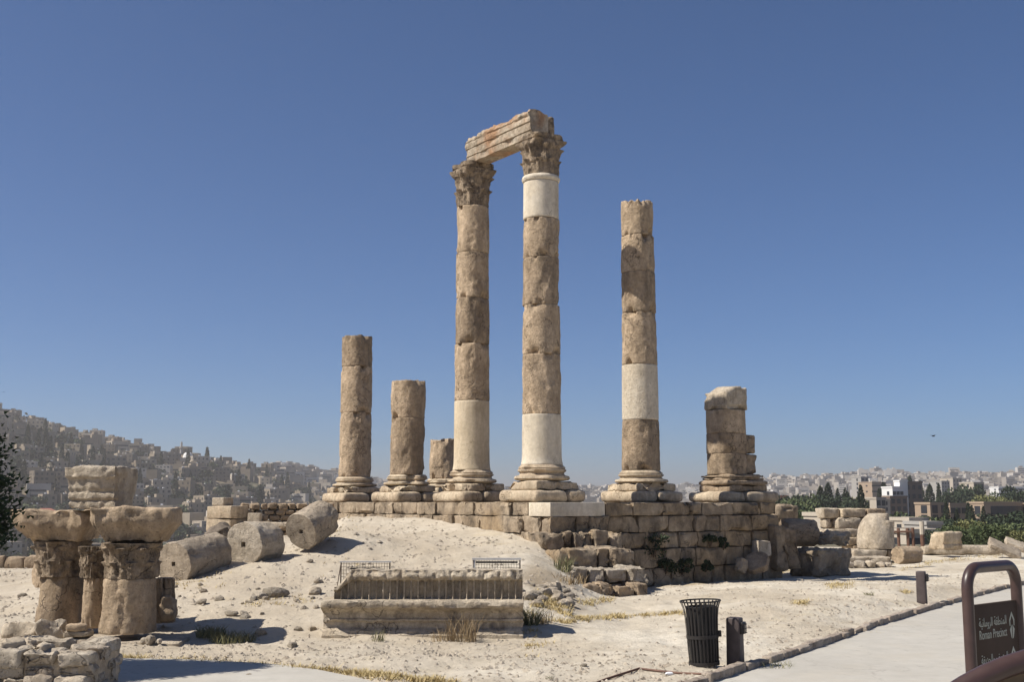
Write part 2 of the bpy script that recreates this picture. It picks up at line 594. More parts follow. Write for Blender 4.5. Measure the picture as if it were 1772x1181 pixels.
CITY = citymat('far_city_wall', True, [(0.43, 0.385, 0.32), (0.34, 0.30, 0.25), (0.54, 0.50, 0.44), (0.38, 0.335, 0.28), (0.62, 0.59, 0.54), (0.30, 0.265, 0.225), (0.47, 0.42, 0.355)])
ROOF = plain('flat_roof', (0.38, 0.35, 0.31), 0.9, 0, 0.3, 0.2)
WIN = plain('window_glass', (0.035, 0.037, 0.042), 0.3, 0, 0.3, 0.4)
TANKM = plain('water_tank', (0.65, 0.65, 0.64), 0.5)
RED = plain('red_roof_tiles', (0.33, 0.13, 0.09), 0.9, 0, 0.2, 0.2)
BWHITE = plain('white_render', (0.70, 0.69, 0.66), 0.8, 0, 0.06, 0.2)
BTAN = plain('tan_stone_facade', (0.37, 0.28, 0.20), 0.9, 0, 0.14, 0.2)
BBRN = plain('brown_stone_facade', (0.22, 0.165, 0.125), 0.9, 0, 0.14, 0.2)
BPALE = plain('pale_stone_facade', (0.45, 0.395, 0.32), 0.9, 0, 0.12, 0.2)
BGREY = plain('grey_concrete', (0.36, 0.34, 0.31), 0.9, 0, 0.14, 0.2)

# ground materials
def ground_mat():
    m, nt, b = newmat('dusty_ground')
    v = coords(nt, True)
    n1 = noise_(nt, v, 0.28, 6, 0.62)
    col = mix(nt, ramp(nt, n1, 0.35, 0.66), (0.47, 0.405, 0.31), (0.64, 0.585, 0.485))
    n2 = noise_(nt, v, 1.7, 8, 0.7)
    col = mix(nt, 1.0, col, ramp(nt, n2, 0.28, 0.72, (0.80, 0.79, 0.77, 1), (1.14, 1.14, 1.14, 1)), 'MULTIPLY')
    n3 = noise_(nt, v, 0.55, 6, 0.7)
    col = mix(nt, math_(nt, 'MULTIPLY', ramp(nt, n3, 0.58, 0.72), 0.55), col, (0.44, 0.35, 0.20))
    sep = nt.nodes.new('ShaderNodeSeparateXYZ'); nt.links.new(v, sep.inputs[0])
    nb = noise_(nt, v, 0.5, 4, 0.6)
    # trampled brown earth on the mound side, paler dust towards the path
    west = ramp(nt, math_(nt, 'ADD', math_(nt, 'MULTIPLY', sep.outputs[0], -0.12), nb), 0.30, 1.05)
    col = mix(nt, math_(nt, 'MULTIPLY', west, 0.5), col, (0.415, 0.345, 0.255))
    def blob(cx, cy, sx, sy):
        dx = math_(nt, 'DIVIDE', math_(nt, 'SUBTRACT', sep.outputs[0], cx), sx)
        dy = math_(nt, 'DIVIDE', math_(nt, 'SUBTRACT', sep.outputs[1], cy), sy)
        d2 = math_(nt, 'ADD', math_(nt, 'MULTIPLY', dx, dx), math_(nt, 'MULTIPLY', dy, dy))
        return ramp(nt, math_(nt, 'ADD', d2, math_(nt, 'MULTIPLY', nb, 1.2)), 0.7, 1.5, (1, 1, 1, 1), (0, 0, 0, 1))
    col = mix(nt, math_(nt, 'MULTIPLY', blob(0.9, 26.5, 1.3, 4.2), 0.75), col, (0.33, 0.255, 0.165))
    col = mix(nt, math_(nt, 'MULTIPLY', blob(4.0, 33.0, 3.2, 1.6), 0.6), col, (0.40, 0.31, 0.18))
    n4 = noise_(nt, v, 22, 5, 0.7)
    spots = ramp(nt, n4, 0.64, 0.70)
    col = mix(nt, math_(nt, 'MULTIPLY', spots, 0.55), col, (0.23, 0.185, 0.14))
    n6 = noise_(nt, v, 9, 5, 0.6)
    pal = ramp(nt, n6, 0.66, 0.72)
    col = mix(nt, math_(nt, 'MULTIPLY', pal, 0.5), col, (0.66, 0.62, 0.54))
    nt.links.new(col, b.inputs['Base Color'])
    b.inputs['Roughness'].default_value = 0.95
    n5 = noise_(nt, v, 5, 10, 0.72)
    bump(nt, b, math_(nt, 'ADD', n5, math_(nt, 'MULTIPLY', spots, 0.12)), 0.8, 0.09)
    return m
GROUND = ground_mat()

def hill_mat():
    m, nt, b = newmat('dry_hillside')
    v = coords(nt, True)
    n1 = noise_(nt, v, 0.02, 6, 0.65)
    col = mix(nt, ramp(nt, n1, 0.40, 0.6), (0.085, 0.085, 0.05), (0.23, 0.185, 0.125))
    n2 = noise_(nt, v, 0.15, 6, 0.7)
    col = mix(nt, 1.0, col, ramp(nt, n2, 0.3, 0.7, (0.6, 0.6, 0.6, 1), (1.25, 1.25, 1.25, 1)), 'MULTIPLY')
    nt.links.new(col, b.inputs['Base Color'])
    b.inputs['Roughness'].default_value = 0.95
    return m
HILL = hill_mat()

def path_mat():
    m, nt, b = newmat('pale_path_surface')
    v = coords(nt, True)
    n1 = noise_(nt, v, 0.35, 5, 0.6)
    col = mix(nt, ramp(nt, n1, 0.35, 0.65), (0.40, 0.375, 0.33), (0.455, 0.43, 0.38))
    n2 = noise_(nt, v, 3.0, 8, 0.7)
    col = mix(nt, 1.0, col, ramp(nt, n2, 0.28, 0.72, (0.9, 0.9, 0.89, 1), (1.07, 1.07, 1.07, 1)), 'MULTIPLY')
    ns = noise_(nt, v, 0.8, 7, 0.72)
    col = mix(nt, math_(nt, 'MULTIPLY', ramp(nt, ns, 0.50, 0.72), 0.5), col, (0.47, 0.42, 0.335))
    nd = noise_(nt, v, 1.3, 5, 0.6)
    col = mix(nt, math_(nt, 'MULTIPLY', ramp(nt, nd, 0.60, 0.74), 0.35), col, (0.30, 0.275, 0.235))
    nk = noise_(nt, v, 0.45, 5, 0.6)
    ck = ramp(nt, math_(nt, 'ABSOLUTE', math_(nt, 'SUBTRACT', nk, 0.5)), 0.0012, 0.004, (1, 1, 1, 1), (0, 0, 0, 1))
    col = mix(nt, math_(nt, 'MULTIPLY', ck, 0.45), col, (0.2, 0.18, 0.15))
    n4 = noise_(nt, v, 30, 4, 0.7)
    col = mix(nt, math_(nt, 'MULTIPLY', ramp(nt, n4, 0.64, 0.72), 0.35), col, (0.30, 0.27, 0.22))
    nt.links.new(col, b.inputs['Base Color'])
    b.inputs['Roughness'].default_value = 0.92
    bump(nt, b, noise_(nt, v, 18, 8, 0.7), 0.3, 0.015)
    return m
PATH = path_mat()

# ------------------------------------------------------------------ terrain
TH_L, TH_R = RAD(54.5), RAD(35.5)
UL = Vector((-cos(TH_L), sin(TH_L), 0))
UR = Vector((cos(TH_R), sin(TH_R), 0))
NR = Vector((UR.y, -UR.x, 0))                 # outward normal of the right-hand podium face
SP = 3.76
CORNER_COL = at(938, 870, 33.0); CORNER_COL.z = 0
PCOR = CORNER_COL - UL * 1.58 - UR * 0.95     # podium corner on plan
PTOP = 2.35

RP = [gnd(*p) for p in ((1772, 1012), (1700, 1030), (1640, 1047), (1530, 1080), (1440, 1113), (1330, 1149), (1230, 1181))]
_d = (RP[-1] - RP[-2]).normalized()
RP.append(RP[-1] + _d * 5); RP.append(RP[-1] + _d * 6)
_e = (RP[0] - RP[1]).normalized()
RP.insert(0, RP[0] + _e * 14)
RTAB = sorted((p.y, p.x) for p in RP)
def right_edge(y): return interp(RTAB, y)
LP = [gnd(*p) for p in ((0, 1142), (160, 1139), (330, 1142), (450, 1148), (540, 1158), (610, 1172), (690, 1190))]
LTAB = sorted((p.x, p.y) for p in LP)
LTAB = [(-14, LTAB[0][1])] + LTAB + [(LTAB[-1][0] + 1.2, 11.5), (LTAB[-1][0] + 2.0, 9.0)]
def left_edge(x): return interp(LTAB, x)

def ramp_h(y):
    return 0.75 * sm(12.5, 5.0, y)

def near_h(x, y, rough=True):
    z = ramp_h(y)
    if y > 14:
        m = max(0.0, min(1.85, (y - 20.3) * 0.118))
        xr = x - max(-1, (y - 20)) * 0.06
        w = sm(2.2, -0.3, xr) if y < 31 else sm(1.9, 0.2, xr)
        xl = x + (y - 27) * 0.25
        w *= sm(-13.5, -6.0, xl)
        z += 0.36 * exp(-((x + 4.3) ** 2 + (y - 30.5) ** 2) / 1.3)
        fade = 1 - 0.62 * sm(32, 37, y) * sm(-0.140 * y, -0.178 * y, x)
        z += m * w * fade
        z += (0 if x > 0 and x > right_edge(y) - 0.1 else sm(-0.1, -1.6, x - right_edge(y))) * 0.22 * sm(14, 20, y) * sm(2.0, 6.0, x) * sm(48, 30, y) * exp(-((y - 27) / 7) ** 2)
    onp = 0.0
    if x > 0: onp = sm(-0.25, 0.1, x - right_edge(y))
    elif y < 20: onp = max(onp, sm(-0.25, 0.1, left_edge(x) - y))
    if rough:
        k = (1 - onp) * sm(6, 14, y)
        z += k * (0.07 * fb(x * 0.35, y * 0.35, 1.7, 3) + 0.05 * fb(x * 1.5, y * 1.5, 5.1, 4) + (0.03 * max(0, nz(x * 3.3, y * 3.3, 2.2)) if y > 20 else 0))
    z -= 0.05 * onp
    return z

SKY = [(-900, 728), (0, 744), (100, 768), (200, 786), (300, 801), (400, 815), (480, 826), (560, 832), (700, 845),
       (900, 852), (1150, 849), (1250, 847), (1320, 839), (1500, 836), (1772, 838), (2600, 838)]
RID = [(-900, 1150), (0, 1150), (450, 1250), (560, 1700), (700, 2600), (1200, 2600), (1400, 2200), (1772, 2200), (2600, 2200)]
EDGE = [(-900, 44), (0, 46), (400, 47), (700, 55), (1100, 60), (1350, 56), (1772, 60), (2600, 60)]
def px_of(phi):
    return IW / 2 + F / cos(PITCH) * tan(max(-1.1, min(1.1, phi)))

def far_h(phi, r):
    if abs(phi) > 1.1: px = 2600 if phi > 0 else -900
    else: px = max(-900, min(2600, px_of(phi)))
    rr, ys, re = interp(RID, px), interp(SKY, px), interp(EDGE, px)
    e = (HOR - ys) / F * 0.99
    zr = CZ + e * rr / cos(min(abs(phi), 0.9))
    x, y = r * sin(phi), r * cos(phi)
    right = sm(1000, 1400, px)
    valley = lerp(-42, -9.5, right)
    dro = lerp(0.0, valley, sm(re, re + lerp(170, 190, right), r))
    if right > 0:
        dro = lerp(dro, lerp(dro, -62, sm(480, 1000, r)), right)
    foot = lerp(470, 1000, sm(450, 800, px))
    if r < rr:
        t = sm(0, 1, (r - foot) / (rr - foot)) if r > foot else 0
        lin = max(0.0, (r - foot) / (rr - foot))
        t = lerp(t, lin, 0.75)
        z = lerp(dro, zr, t)
    else:
        z = zr - (r - rr) * 0.045
    if r > re + 60:
        z += 4.0 * sm(re + 60, 400, r) * fb(x * 0.006, y * 0.006, 2.2, 3) * (0.25 if r > rr * 0.85 else 1)
    return z

def ground_z(x, y):
    r, phi = sqrt(x * x + y * y), atan2(x, y)
    px = px_of(phi) if abs(phi) < 1.1 else (2600 if phi > 0 else -900)
    re = interp(EDGE, max(-900, min(2600, px)))
    if r < re: return near_h(x, y)
    k = sm(re, re + 12, r)
    return lerp(near_h(x, y), far_h(phi, r), k) if k < 1 else far_h(phi, r)

def make_ground():
    angs = []
    a = -pi
    while a < pi - 1e-6:
        angs.append(a)
        d = abs(a)
        a += RAD(0.22) if d < RAD(27) else RAD(1.0) if d < RAD(45) else RAD(6)
    rs = [0.6, 1.5, 3, 4.5, 6, 7.5, 9, 10]
    r = 11.0
    while r < 70: rs.append(r); r *= 1.011
    while r < 9000: rs.append(r); r *= 1.035
    n = len(angs)
    vs = [(0, 0, ground_z(0, 0.01))]
    for r in rs:
        for a in angs:
            x, y = r * sin(a), r * cos(a)
            vs.append((x, y, ground_z(x, y)))
    fs, mi = [], []
    for k in range(n):
        fs.append((0, 1 + (k + 1) % n, 1 + k)); mi.append(0)
    for i in range(len(rs) - 1):
        far = 1 if rs[i] > 66 else 0
        for k in range(n):
            k2 = (k + 1) % n
            fs.append((1 + i * n + k, 1 + i * n + k2, 1 + (i + 1) * n + k2, 1 + (i + 1) * n + k)); mi.append(far)
    mb = MB(); mb.v = vs; mb.f = fs; mb.m = mi
    return mb.build('ground', [GROUND, HILL], angle=None)
tag(make_ground(), kind='structure')

# ---- paths
def sheet(name, rows, mat, dz):
    mb = MB()
    n = len(rows[0])
    vs = [(p[0], p[1], ramp_h(p[1]) + dz) for row in rows for p in row]
    fs = [(i * n + k, i * n + k + 1, (i + 1) * n + k + 1, (i + 1) * n + k) for i in range(len(rows) - 1) for k in range(n - 1)]
    mb.add(vs, fs)
    return tag(mb.build(name, mat), kind='structure')
rows = []
y = 3.0
while y < 45:
    ex = right_edge(y)
    rows.append([(ex + 0.02 + w, y) for w in (0, 0.5, 1, 2, 4, 7, 11)])
    y += 0.4
sheet('path', rows, PATH, 0.0)
rows = []
x = -14.0
while x < LTAB[-1][0]:
    ey = left_edge(x) + 0.05 * nz(x * 2.5, 7) + 0.03 * nz(x * 9, 3)
    rows.append([(x, ey - w) for w in (0, 0.4, 0.8, 1.6, 3, 5, 7, 9)])
    x += 0.12
sheet('path', rows, PATH, 0.0)

# kerb of the right-hand path
rnd = random.Random(11)
mb = MB()
pts = sorted(((p.x, p.y) for p in RP), key=lambda q: q[1])
dense = []
y = 9.0
while y < 44:
    dense.append(Vector((right_edge(y), y, 0))); y += 0.05
i = 0
acc = 0
while i < len(dense) - 30:
    L = rnd.uniform(0.35, 0.75)
    j = i
    while j < len(dense) - 1 and (dense[j] - dense[i]).length < L: j += 1
    a, b_ = dense[i], dense[j]
    d = b_ - a
    ang = atan2(d.y, d.x)
    hgt = 0.22 + rnd.uniform(-0.02, 0.025)
    vs, fs = block((d.length - 0.015), 0.15 + rnd.uniform(-0.02, 0.03), hgt, 0.03, 0.018, 3, i, 0.1, chip=0.06)
    c = (a + b_) / 2
    mb.add(vs, fs, 0, Matrix.Translation((c.x + rnd.uniform(-.015, .015) - 0.05, c.y, ramp_h(c.y) - 0.12)) @ Matrix.Rotation(ang + rnd.uniform(-.03, .03), 4, 'Z'))
    i = j
KERBM = stone('kerb_stone', (0.46, 0.40, 0.33), (0.36, 0.29, 0.23), (0.18, 0.12, 0.09), (0.55, 0.72), 0.6)
tag(mb.build('kerb', KERBM), kind='structure')

# ------------------------------------------------------------------ the podium
def podium():
    root = thing('stone_podium', 'high stepped stone podium of large squared blocks under the standing temple columns', 'podium', (PCOR.x, PCOR.y, 0))
    LL, LR = 14.2, 8.95
    heights = [0.38, 0.47, 0.46, 0.53, 0.56]
    rnd = random.Random(5)
    core = MB()
    o = UL * 0.22 + UR * 0.22
    c4 = [o, o + UR * (LR - 0.4), o + UR * (LR - 0.4) + UL * (LL - 0.4), o + UL * (LL - 0.4)]
    vs = [(p.x, p.y, z) for z in (-0.6, PTOP - 0.03) for p in c4]
    core.add(vs, [(3, 2, 1, 0), (4, 5, 6, 7), (0, 1, 5, 4), (1, 2, 6, 5), (2, 3, 7, 6), (3, 0, 4, 7)])
    core.build('core', DARKR, root, smooth=False)
    def wall(U, L, other, name, first_row_skip, seed):
        mb = MB()
        z = PTOP
        ang = atan2(U.y, U.x)
        inward = other
        for ci, h in enumerate(heights):
            z -= h
            s = first_row_skip if ci == 0 else (0.0 if (ci % 2 == seed % 2) else 0.46)
            while s < L - 0.05:
                w = rnd.uniform(0.42, 1.35)
                if s + w > L - 0.3: w = L - s
                dep = 0.5
                off = rnd.uniform(-0.05, 0.05) + (0.03 * ci)
                vs, fs = block(w - 0.014, dep, h - 0.011, 0.016, 0.022, 1.9, seed + len(mb.v), 0.09, chip=0.22, fine=0.7)
                p = U * (s + w / 2) + inward * (dep / 2 - off)
                mb.add(vs, fs, 0, Matrix.Translation((p.x, p.y, z + 0.007)) @ Matrix.Rotation(ang, 4, 'Z'))
                s += w
        return mb.build(name, WALLM, root)
    wall(UR, LR, UL, 'wall_facing', 1.95, 3)
    wall(UL, LL, UR, 'wall_facing', 1.0, 8)
    # end return on the far right
    mb = MB()
    z = PTOP
    for ci, h in enumerate(heights):
        z -= h
        s = 0.3
        while s < 6:
            w = rnd.uniform(0.6, 1.3)
            vs, fs = block(w - 0.018, 0.5, h - 0.014, 0.04, 0.03, 1.8, len(mb.v), 0.18, chip=0.15)
            p = UR * (LR - 0.2) + UL * (s + w / 2)
            mb.add(vs, fs, 0, Matrix.Translation((p.x, p.y, z + 0.007)) @ Matrix.Rotation(atan2(UL.y, UL.x), 4, 'Z'))
            s += w
    mb.build('wall_facing', WALLM, root)
    # pale restored corner block
    mb = MB()
    vs, fs = block(1.9, 0.98, 0.372, 0.012, 0.003, 2, 9, 0.2)
    p = UR * 0.97 + UL * 0.50 + (-UL) * 0.03
    mb.add(vs, fs, 0, Matrix.Translation((p.x, p.y, PTOP - 0.376)) @ Matrix.Rotation(atan2(UR.y, UR.x), 4, 'Z'))
    tag(mb.build('corner_block', WHITE, root), 'smooth pale restored corner block')
podium()

# stepped masonry stub in front of the podium corner
def stepped():
    root = thing('stone_steps', 'broken stepped stub of rough stone blocks projecting from the podium corner', 'stone steps', (0, 0, 0))
    rnd = random.Random(21)
    ang = RAD(22)
    U = Vector((cos(ang), sin(ang), 0)); Vn = Vector((-sin(ang), cos(ang), 0))
    rowsd = [(938, 1076, 30.6, 1.12, 1.57, [0.8, .32, .35, .42, .5, .45]), (968, 1101, 29.7, 0.68, 1.15, [.35, .95, .4, .85]),
             (986, 1121, 28.9, 0.36, 0.71, [.7, .6, .75, .6]), (1008, 1121, 28.5, -0.12, 0.34, [.75, .7, .8, .5])]
    for ri, (xa, xb, D, z0, z1, ws) in enumerate(rowsd):
        mb = MB()
        a = Vector((xat(xa, D, (z0 + z1) / 2), D, 0)); b_ = Vector((xat(xb, D, (z0 + z1) / 2), D, 0))
        L = (b_.x - a.x) / cos(ang) * 1.02
        tot = sum(ws)
        s = 0
        for w in ws:
            w = w / tot * L
            hh = z1 - z0 + rnd.uniform(-0.03, 0.05)
            dep = 1.5 + rnd.uniform(-.1, .1)
            vs, fs = block(w - 0.02, dep, hh, 0.035, 0.05, 2.6, rnd.random() * 50, 0.07, chip=0.38, fine=0.6)
            p = Vector((a.x, D, 0)) + U * (s + w / 2) + Vn * (dep / 2 - 0.02 + rnd.uniform(-.08, .06))
            mb.add(vs, fs, 0, Matrix.Translation((p.x, p.y, z0)) @ Matrix.Rotation(ang + rnd.uniform(-.04, .04), 4, 'Z'))
            s += w
        # rubble core behind the row, running to the podium
        vs, fs = block(L * 0.92, 2.6, z1 - z0 - 0.06, 0.05, 0.03, 1.5, ri + 60, 0.25)
        p = Vector((a.x, D, 0)) + U * (L / 2) + Vn * 2.3
        mb.add(vs, fs, 0, Matrix.Translation((p.x, p.y, z0)) @ Matrix.Rotation(ang, 4, 'Z'))
        mb.build('step_course', ROCKM if ri == 2 else TAN2 if ri == 3 else WALLM, root)
stepped()

# ------------------------------------------------------------------ temple columns
YAW = atan2(UR.y, UR.x)
def col_pos(kL=0, kR=0):
    return CORNER_COL + UL * (SP * kL) + UR * (SP * kR)

def pedestal_mesh(seed, w=1.82, h=0.345):
    mb = MB()
    rnd = random.Random(seed)
    sp = rnd.uniform(-0.25, 0.3)
    for (x0, x1) in ((-w / 2, sp), (sp, w / 2)):
        for (y0, y1) in ((-w / 2, rnd.uniform(-.2, .2)), (0.0, w / 2)):
            pass
    cuts = [(-w / 2, sp), (sp, w / 2)]
    for i, (x0, x1) in enumerate(cuts):
        vs, fs = block(x1 - x0 - 0.012, w, h, 0.13, 0.02, 1.6, seed + i * 3, 0.14, chip=0.10)
        mb.add(vs, fs, 0, Matrix.Translation(((x0 + x1) / 2, 0, 0)))
    return mb

def temple_column(label, pos, ys, D, pedy, r0, r1, white=(), cap=None, ruined=0.0, seed=0, worn=1.0, speck=False, base=True, slim=False):
    root = thing('temple_column', label, 'column', (pos.x, pos.y, PTOP - 0.005), 0, 'standing temple columns')
    zb = [zat(y, D) - PTOP for y in ys]      # joints bottom to top, relative to the podium top
    pb = MB(); pm = pedestal_mesh(seed + 1)
    pb.add(pm.v, pm.f, 0, Matrix.Rotation(YAW, 4, 'Z'))
    pb.build('pedestal', LEDGE, root)
    # square plinth + attic base
    p0 = 0.34
    p1 = zb[0]
    hp = (p1 - p0) * 0.36
    mb = MB()
    vs, fs = block(1.48, 1.48, hp, 0.05, 0.03, 1.7, seed + 2, 0.12, chip=0.55)
    mb.add(vs, fs, 0, Matrix.Translation((0, 0, p0)) @ Matrix.Rotation(YAW, 4, 'Z'))
    mb.build('plinth', LEDGE, root)
    hb = p1 - p0 - hp
    prof = [(0.60, 0), (0.76, 0.03), (0.80, hb * .16), (0.775, hb * .30), (0.66, hb * .36), (0.625, hb * .47), (0.65, hb * .55),
            (0.69, hb * .60), (0.69, hb * .70), (0.65, hb * .74), (0.67, hb * .80), (0.655, hb * .87), (0.62, hb * .92), (0.60, hb * 1.0)]
    k = r0 / 0.565
    vs, fs = profile_lathe([(r * k, z) for r, z in prof], 56, seed + 3, 0.012 * worn, 0.22 * worn)
    MB().add(vs, fs, 0, Matrix.Translation((0, 0, p0 + hp))).build('base', LEDGE, root)
    ztop = zb[-1]
    for i, (a, b_) in enumerate(zip(zb, zb[1:])):
        ra = lerp(r0, r1, (a - zb[0]) / max(0.1, (9.2 - zb[0])))
        rb = lerp(r0, r1, (b_ - zb[0]) / max(0.1, (9.2 - zb[0])))
        wh = i in white
        last = i == len(zb) - 2
        vs, fs = drum(ra, rb, b_ - a - 0.006, seed * 3 + i * 1.7, (0.006 if wh else 0.02) * worn, 0.0 if wh else 0.42 * worn,
                      ruined if last else 0.0)
        if wh and i == 6:
            vs = [(x * (1.10 - 0.10 * abs(z / (b_ - a) - .5)), y * (1.10 - 0.10 * abs(z / (b_ - a) - .5)), z) for x, y, z in vs]
        if wh and i == 0:
            vs = [((x * (1 + 0.07 * exp(-z / 0.10))), (y * (1 + 0.07 * exp(-z / 0.10))), z) for x, y, z in vs]
        m = (SPECK if speck else CREAM if seed == 2 else WHITE) if wh else (TAN, TAN2, TAN)[(i + seed) % 3]
        dx = 0 if wh else nz(i * 3.1, seed) * 0.012
        o = MB().add(vs, fs, 0, Matrix.Translation((dx, 0, a + 0.003)) @ Matrix.Rotation(i * 2.1 + seed, 4, 'Z')).build('drum', m, root)
        if wh: tag(o, 'smooth white restored drum')
    if cap:
        h, aw = cap
        vs, fs = corinthian(r1 * 0.97, h, aw, seed)
        MB().add(vs, fs, 0, Matrix.Translation((0, 0, ztop)) @ Matrix.Rotation(YAW, 4, 'Z')).build('capital', CARVED, root)
    return root

P3, P2, P1b, P1a = col_pos(0), col_pos(1) + Vector((0.08, 0, 0)), col_pos(2), col_pos(3)
P4, P5 = col_pos(0, 1), col_pos(0, 2)
z2c = zat(287, P2.y) - zat(360, P2.y)
z3c = zat(239, P3.y) - zat(307, P3.y)
temple_column('tall complete column at the corner, with white bands at foot and neck, under the front end of the beam', P3,
              [805, 718, 615, 530, 449, 381, 317, 307], P3.y, 0, 0.565, 0.515, (0, 5, 6), (z3c, 0.61), 0, 1)
temple_column('tall complete column with a carved capital left of the corner one, under the rear end of the beam', P2,
              [814, 695, 597, 518, 440, 360], P2.y, 0, 0.56, 0.51, (0,), (z2c, 0.61), 0, 2)
temple_column('shortened column of two drums between the tallest pair and the outer left column', P1b,
              [822, 725, 659], P1b.y, 0, 0.575, 0.56, (), None, 0.06, 4, 1.5)
temple_column('outermost left column of three drums without a capital', P1a,
              [826, 715, 636, 582], P1a.y, 0, 0.575, 0.55, (), None, 0.06, 5, 1.3)
temple_column('tall lone column without a capital and with a white band in its lower half', P4,
              [815, 728, 633, 543, 473, 410, 348], P4.y, 0, 0.575, 0.49, (1,), None, 0.22, 7, 1.2, True)
# neck ring of the corner column is its last small drum: widen it
# back column half hidden by the second tall column
pb = at(769, 870, 45.0)
temple_column('low pitted column stump seen behind the second tall column', Vector((pb.x, pb.y, 0)),
              [829, 760], 45.0, 0, 0.57, 0.57, (), None, 0.12, 12, 2.2)

# pier at the right end
def pier():
    root = thing('temple_pier', 'squat pier of stacked blocks with broken side at right end of podium', 'pier', (P5.x, P5.y, PTOP - 0.005), YAW)
    pm = pedestal_mesh(31, 1.82)
    MB().add([(x * 1.32 + 0.18, y, z) for x, y, z in pm.v], pm.f).build('pedestal', LEDGE, root)
    D = P5.y
    zb = [zat(y, D) - PTOP for y in (822, 786, 751, 711, 670)]
    p0 = 0.34
    hb = zb[0] - p0
    mb = MB()
    for (w, dd, z0, z1, rr) in ((1.72, 1.36, 0, .38, .05), (1.80, 1.44, .38, .66, .12), (1.58, 1.24, .66, .8, .04), (1.66, 1.30, .8, 1.0, .06)):
        vs, fs = block(w, dd, hb * (z1 - z0) + 0.004, rr, 0.02, 1.8, w * 9, 0.12, chip=0.15)
        mb.add(vs, fs, 0, Matrix.Translation((0.17, 0, p0 + hb * z0)))
    mb.build('base', TAN2, root)
    for i, (a, b_) in enumerate(zip(zb, zb[1:])):
        if i == 3:
            mb = MB()
            vs, fs = block(1.0, 1.02, b_ - a, 0.09, 0.04, 1.5, 77, 0.07, chip=0.25)
            vs = [(x, y, z * (0.74 + 0.26 * sm(-0.5, 0.05, x)) - 0.22 * max(0, x - 0.36)) for x, y, z in vs]
            mb.add(vs, fs, 0, Matrix.Translation((-0.07, 0, a)))
            o = mb.build('top_stone', PALE, root)
            tag(o, 'pale rough top stone with a rounded shoulder')
        else:
            vs, fs = drum(0.545, 0.54, b_ - a - 0.006, 40 + i, 0.02, 0.2, 0, 0, 56, 0.75)
            MB().add(vs, fs, 0, Matrix.Translation((-0.08, 0, a + 0.003))).build('block_course', TAN2 if i < 2 else TAN, root)
        if i < 2:
            vs, fs = block(0.62, 0.8, b_ - a - 0.01, 0.08, 0.05, 2.4, 90 + i * 5, 0.09, chip=0.25)
            MB().add(vs, fs, 0, Matrix.Translation((0.66 + (0.05 if i == 0 else -0.02), 0.06, a + 0.004))).build('side_block', TAN2, root)
pier()

# architrave across the two tall columns
def architrave():
    zb2 = zat(287, P2.y)
    zb3 = zat(239, P3.y)
    zz = (zb2 + zb3) / 2
    A = P3 + UL * 0.10; B = P2 - UL * 0.12
    L = (B - A).length
    mid = (A + B) / 2
    root = thing('architrave_beam', 'heavy carved stone beam laid across the two tallest columns', 'stone beam', (mid.x, mid.y, zz + 0.004), atan2(UL.y, UL.x))
    # local x along UL (towards the rear column), local +y faces the left front
    prof = [(0.34, 0.0), (0.36, 0.19), (0.325, 0.205), (0.385, 0.225), (0.385, 0.235), (0.375, 0.24), (0.395, 0.45), (0.365, 0.462), (0.425, 0.485), (0.425, 0.497), (0.41, 0.505),
            (0.43, 0.70), (0.47, 0.73), (0.49, 0.80), (0.44, 0.86), (0.40, 0.93)]
    nx = 64
    rows_ = []
    pf = []
    for (y0, z0), (y1, z1) in zip(prof, prof[1:]):
        k = max(1, int(abs(z1 - z0) / 0.05))
        for i in range(k): pf.append((lerp(y0, y1, i / k), lerp(z0, z1, i / k)))
    pf.append(prof[-1])
    ring = pf + [(0.2, 0.95), (0.0, 0.95), (-0.2, 0.93), (-0.36, 0.88), (-0.40, 0.7), (-0.38, 0.5), (-0.38, 0.3), (-0.36, 0.1), (-0.34, 0.0), (-0.2, 0.015), (0, 0.02), (0.2, 0.015)]
    n = len(ring)
    vs, fs = [], []
    for i in range(nx + 1):
        x = lerp(-L / 2, L / 2, i / nx)
        for k, (y, z) in enumerate(ring):
            top = sm(0.55, 0.95, z)
            er = fb(x * 1.7 + 3, y * 2 + 1, z * 3, 3)
            dy = 0.012 * fb(x * 4, y * 4, z * 6, 2)
            if y > 0.3:
                dy -= max(0, nz(x * 2.6 + 9, 2.2, z * 3.5) - 0.2) * 0.16
                dy -= top * (0.05 + max(0, er) * 0.10)
                dy += top * 0.04 * nz(x * 9, 3, z * 9)
            dz = top * (-0.05 - 0.09 * max(-0.4, er) + 0.05 * nz(x * 7, y * 7, 3) - 0.02 * sm(0.3, 1.0, (x + L / 2) / L) * top)
            xx = x
            if i in (0, nx): xx += 0.05 * fb(y * 3 + i, z * 3, 7, 3)
            vs.append((xx, y + dy, z + dz))
    for i in range(nx):
        for k in range(n):
            k2 = (k + 1) % n
            fs.append((i * n + k, (i + 1) * n + k, (i + 1) * n + k2, i * n + k2))
    for i, flip in ((0, False), (nx, True)):
        c = len(vs)
        vs.append((vs[i * n][0] + (0.02 if i == 0 else -0.02), 0, 0.45))
        for k in range(n):
            q = (i * n + k, i * n + (k + 1) % n, c)
            fs.append(q[::-1] if flip else q)
    vs = [(x, y * 0.86, z * 0.95) for x, y, z in vs]
    MB().add(vs, fs).build('beam', ARCHI, root, angle=50)
    # broken second stone on the rear half of the top, seen past the end face
    vs, fs = block(0.55, 0.30, 0.70, 0.10, 0.05, 2, 31, 0.09, chip=0.25)
    MB().add(vs, fs, 0, Matrix.Translation((-L / 2 + 0.34, -0.48, 0.06))).build('backing_stone', CARVED, root)
architrave()

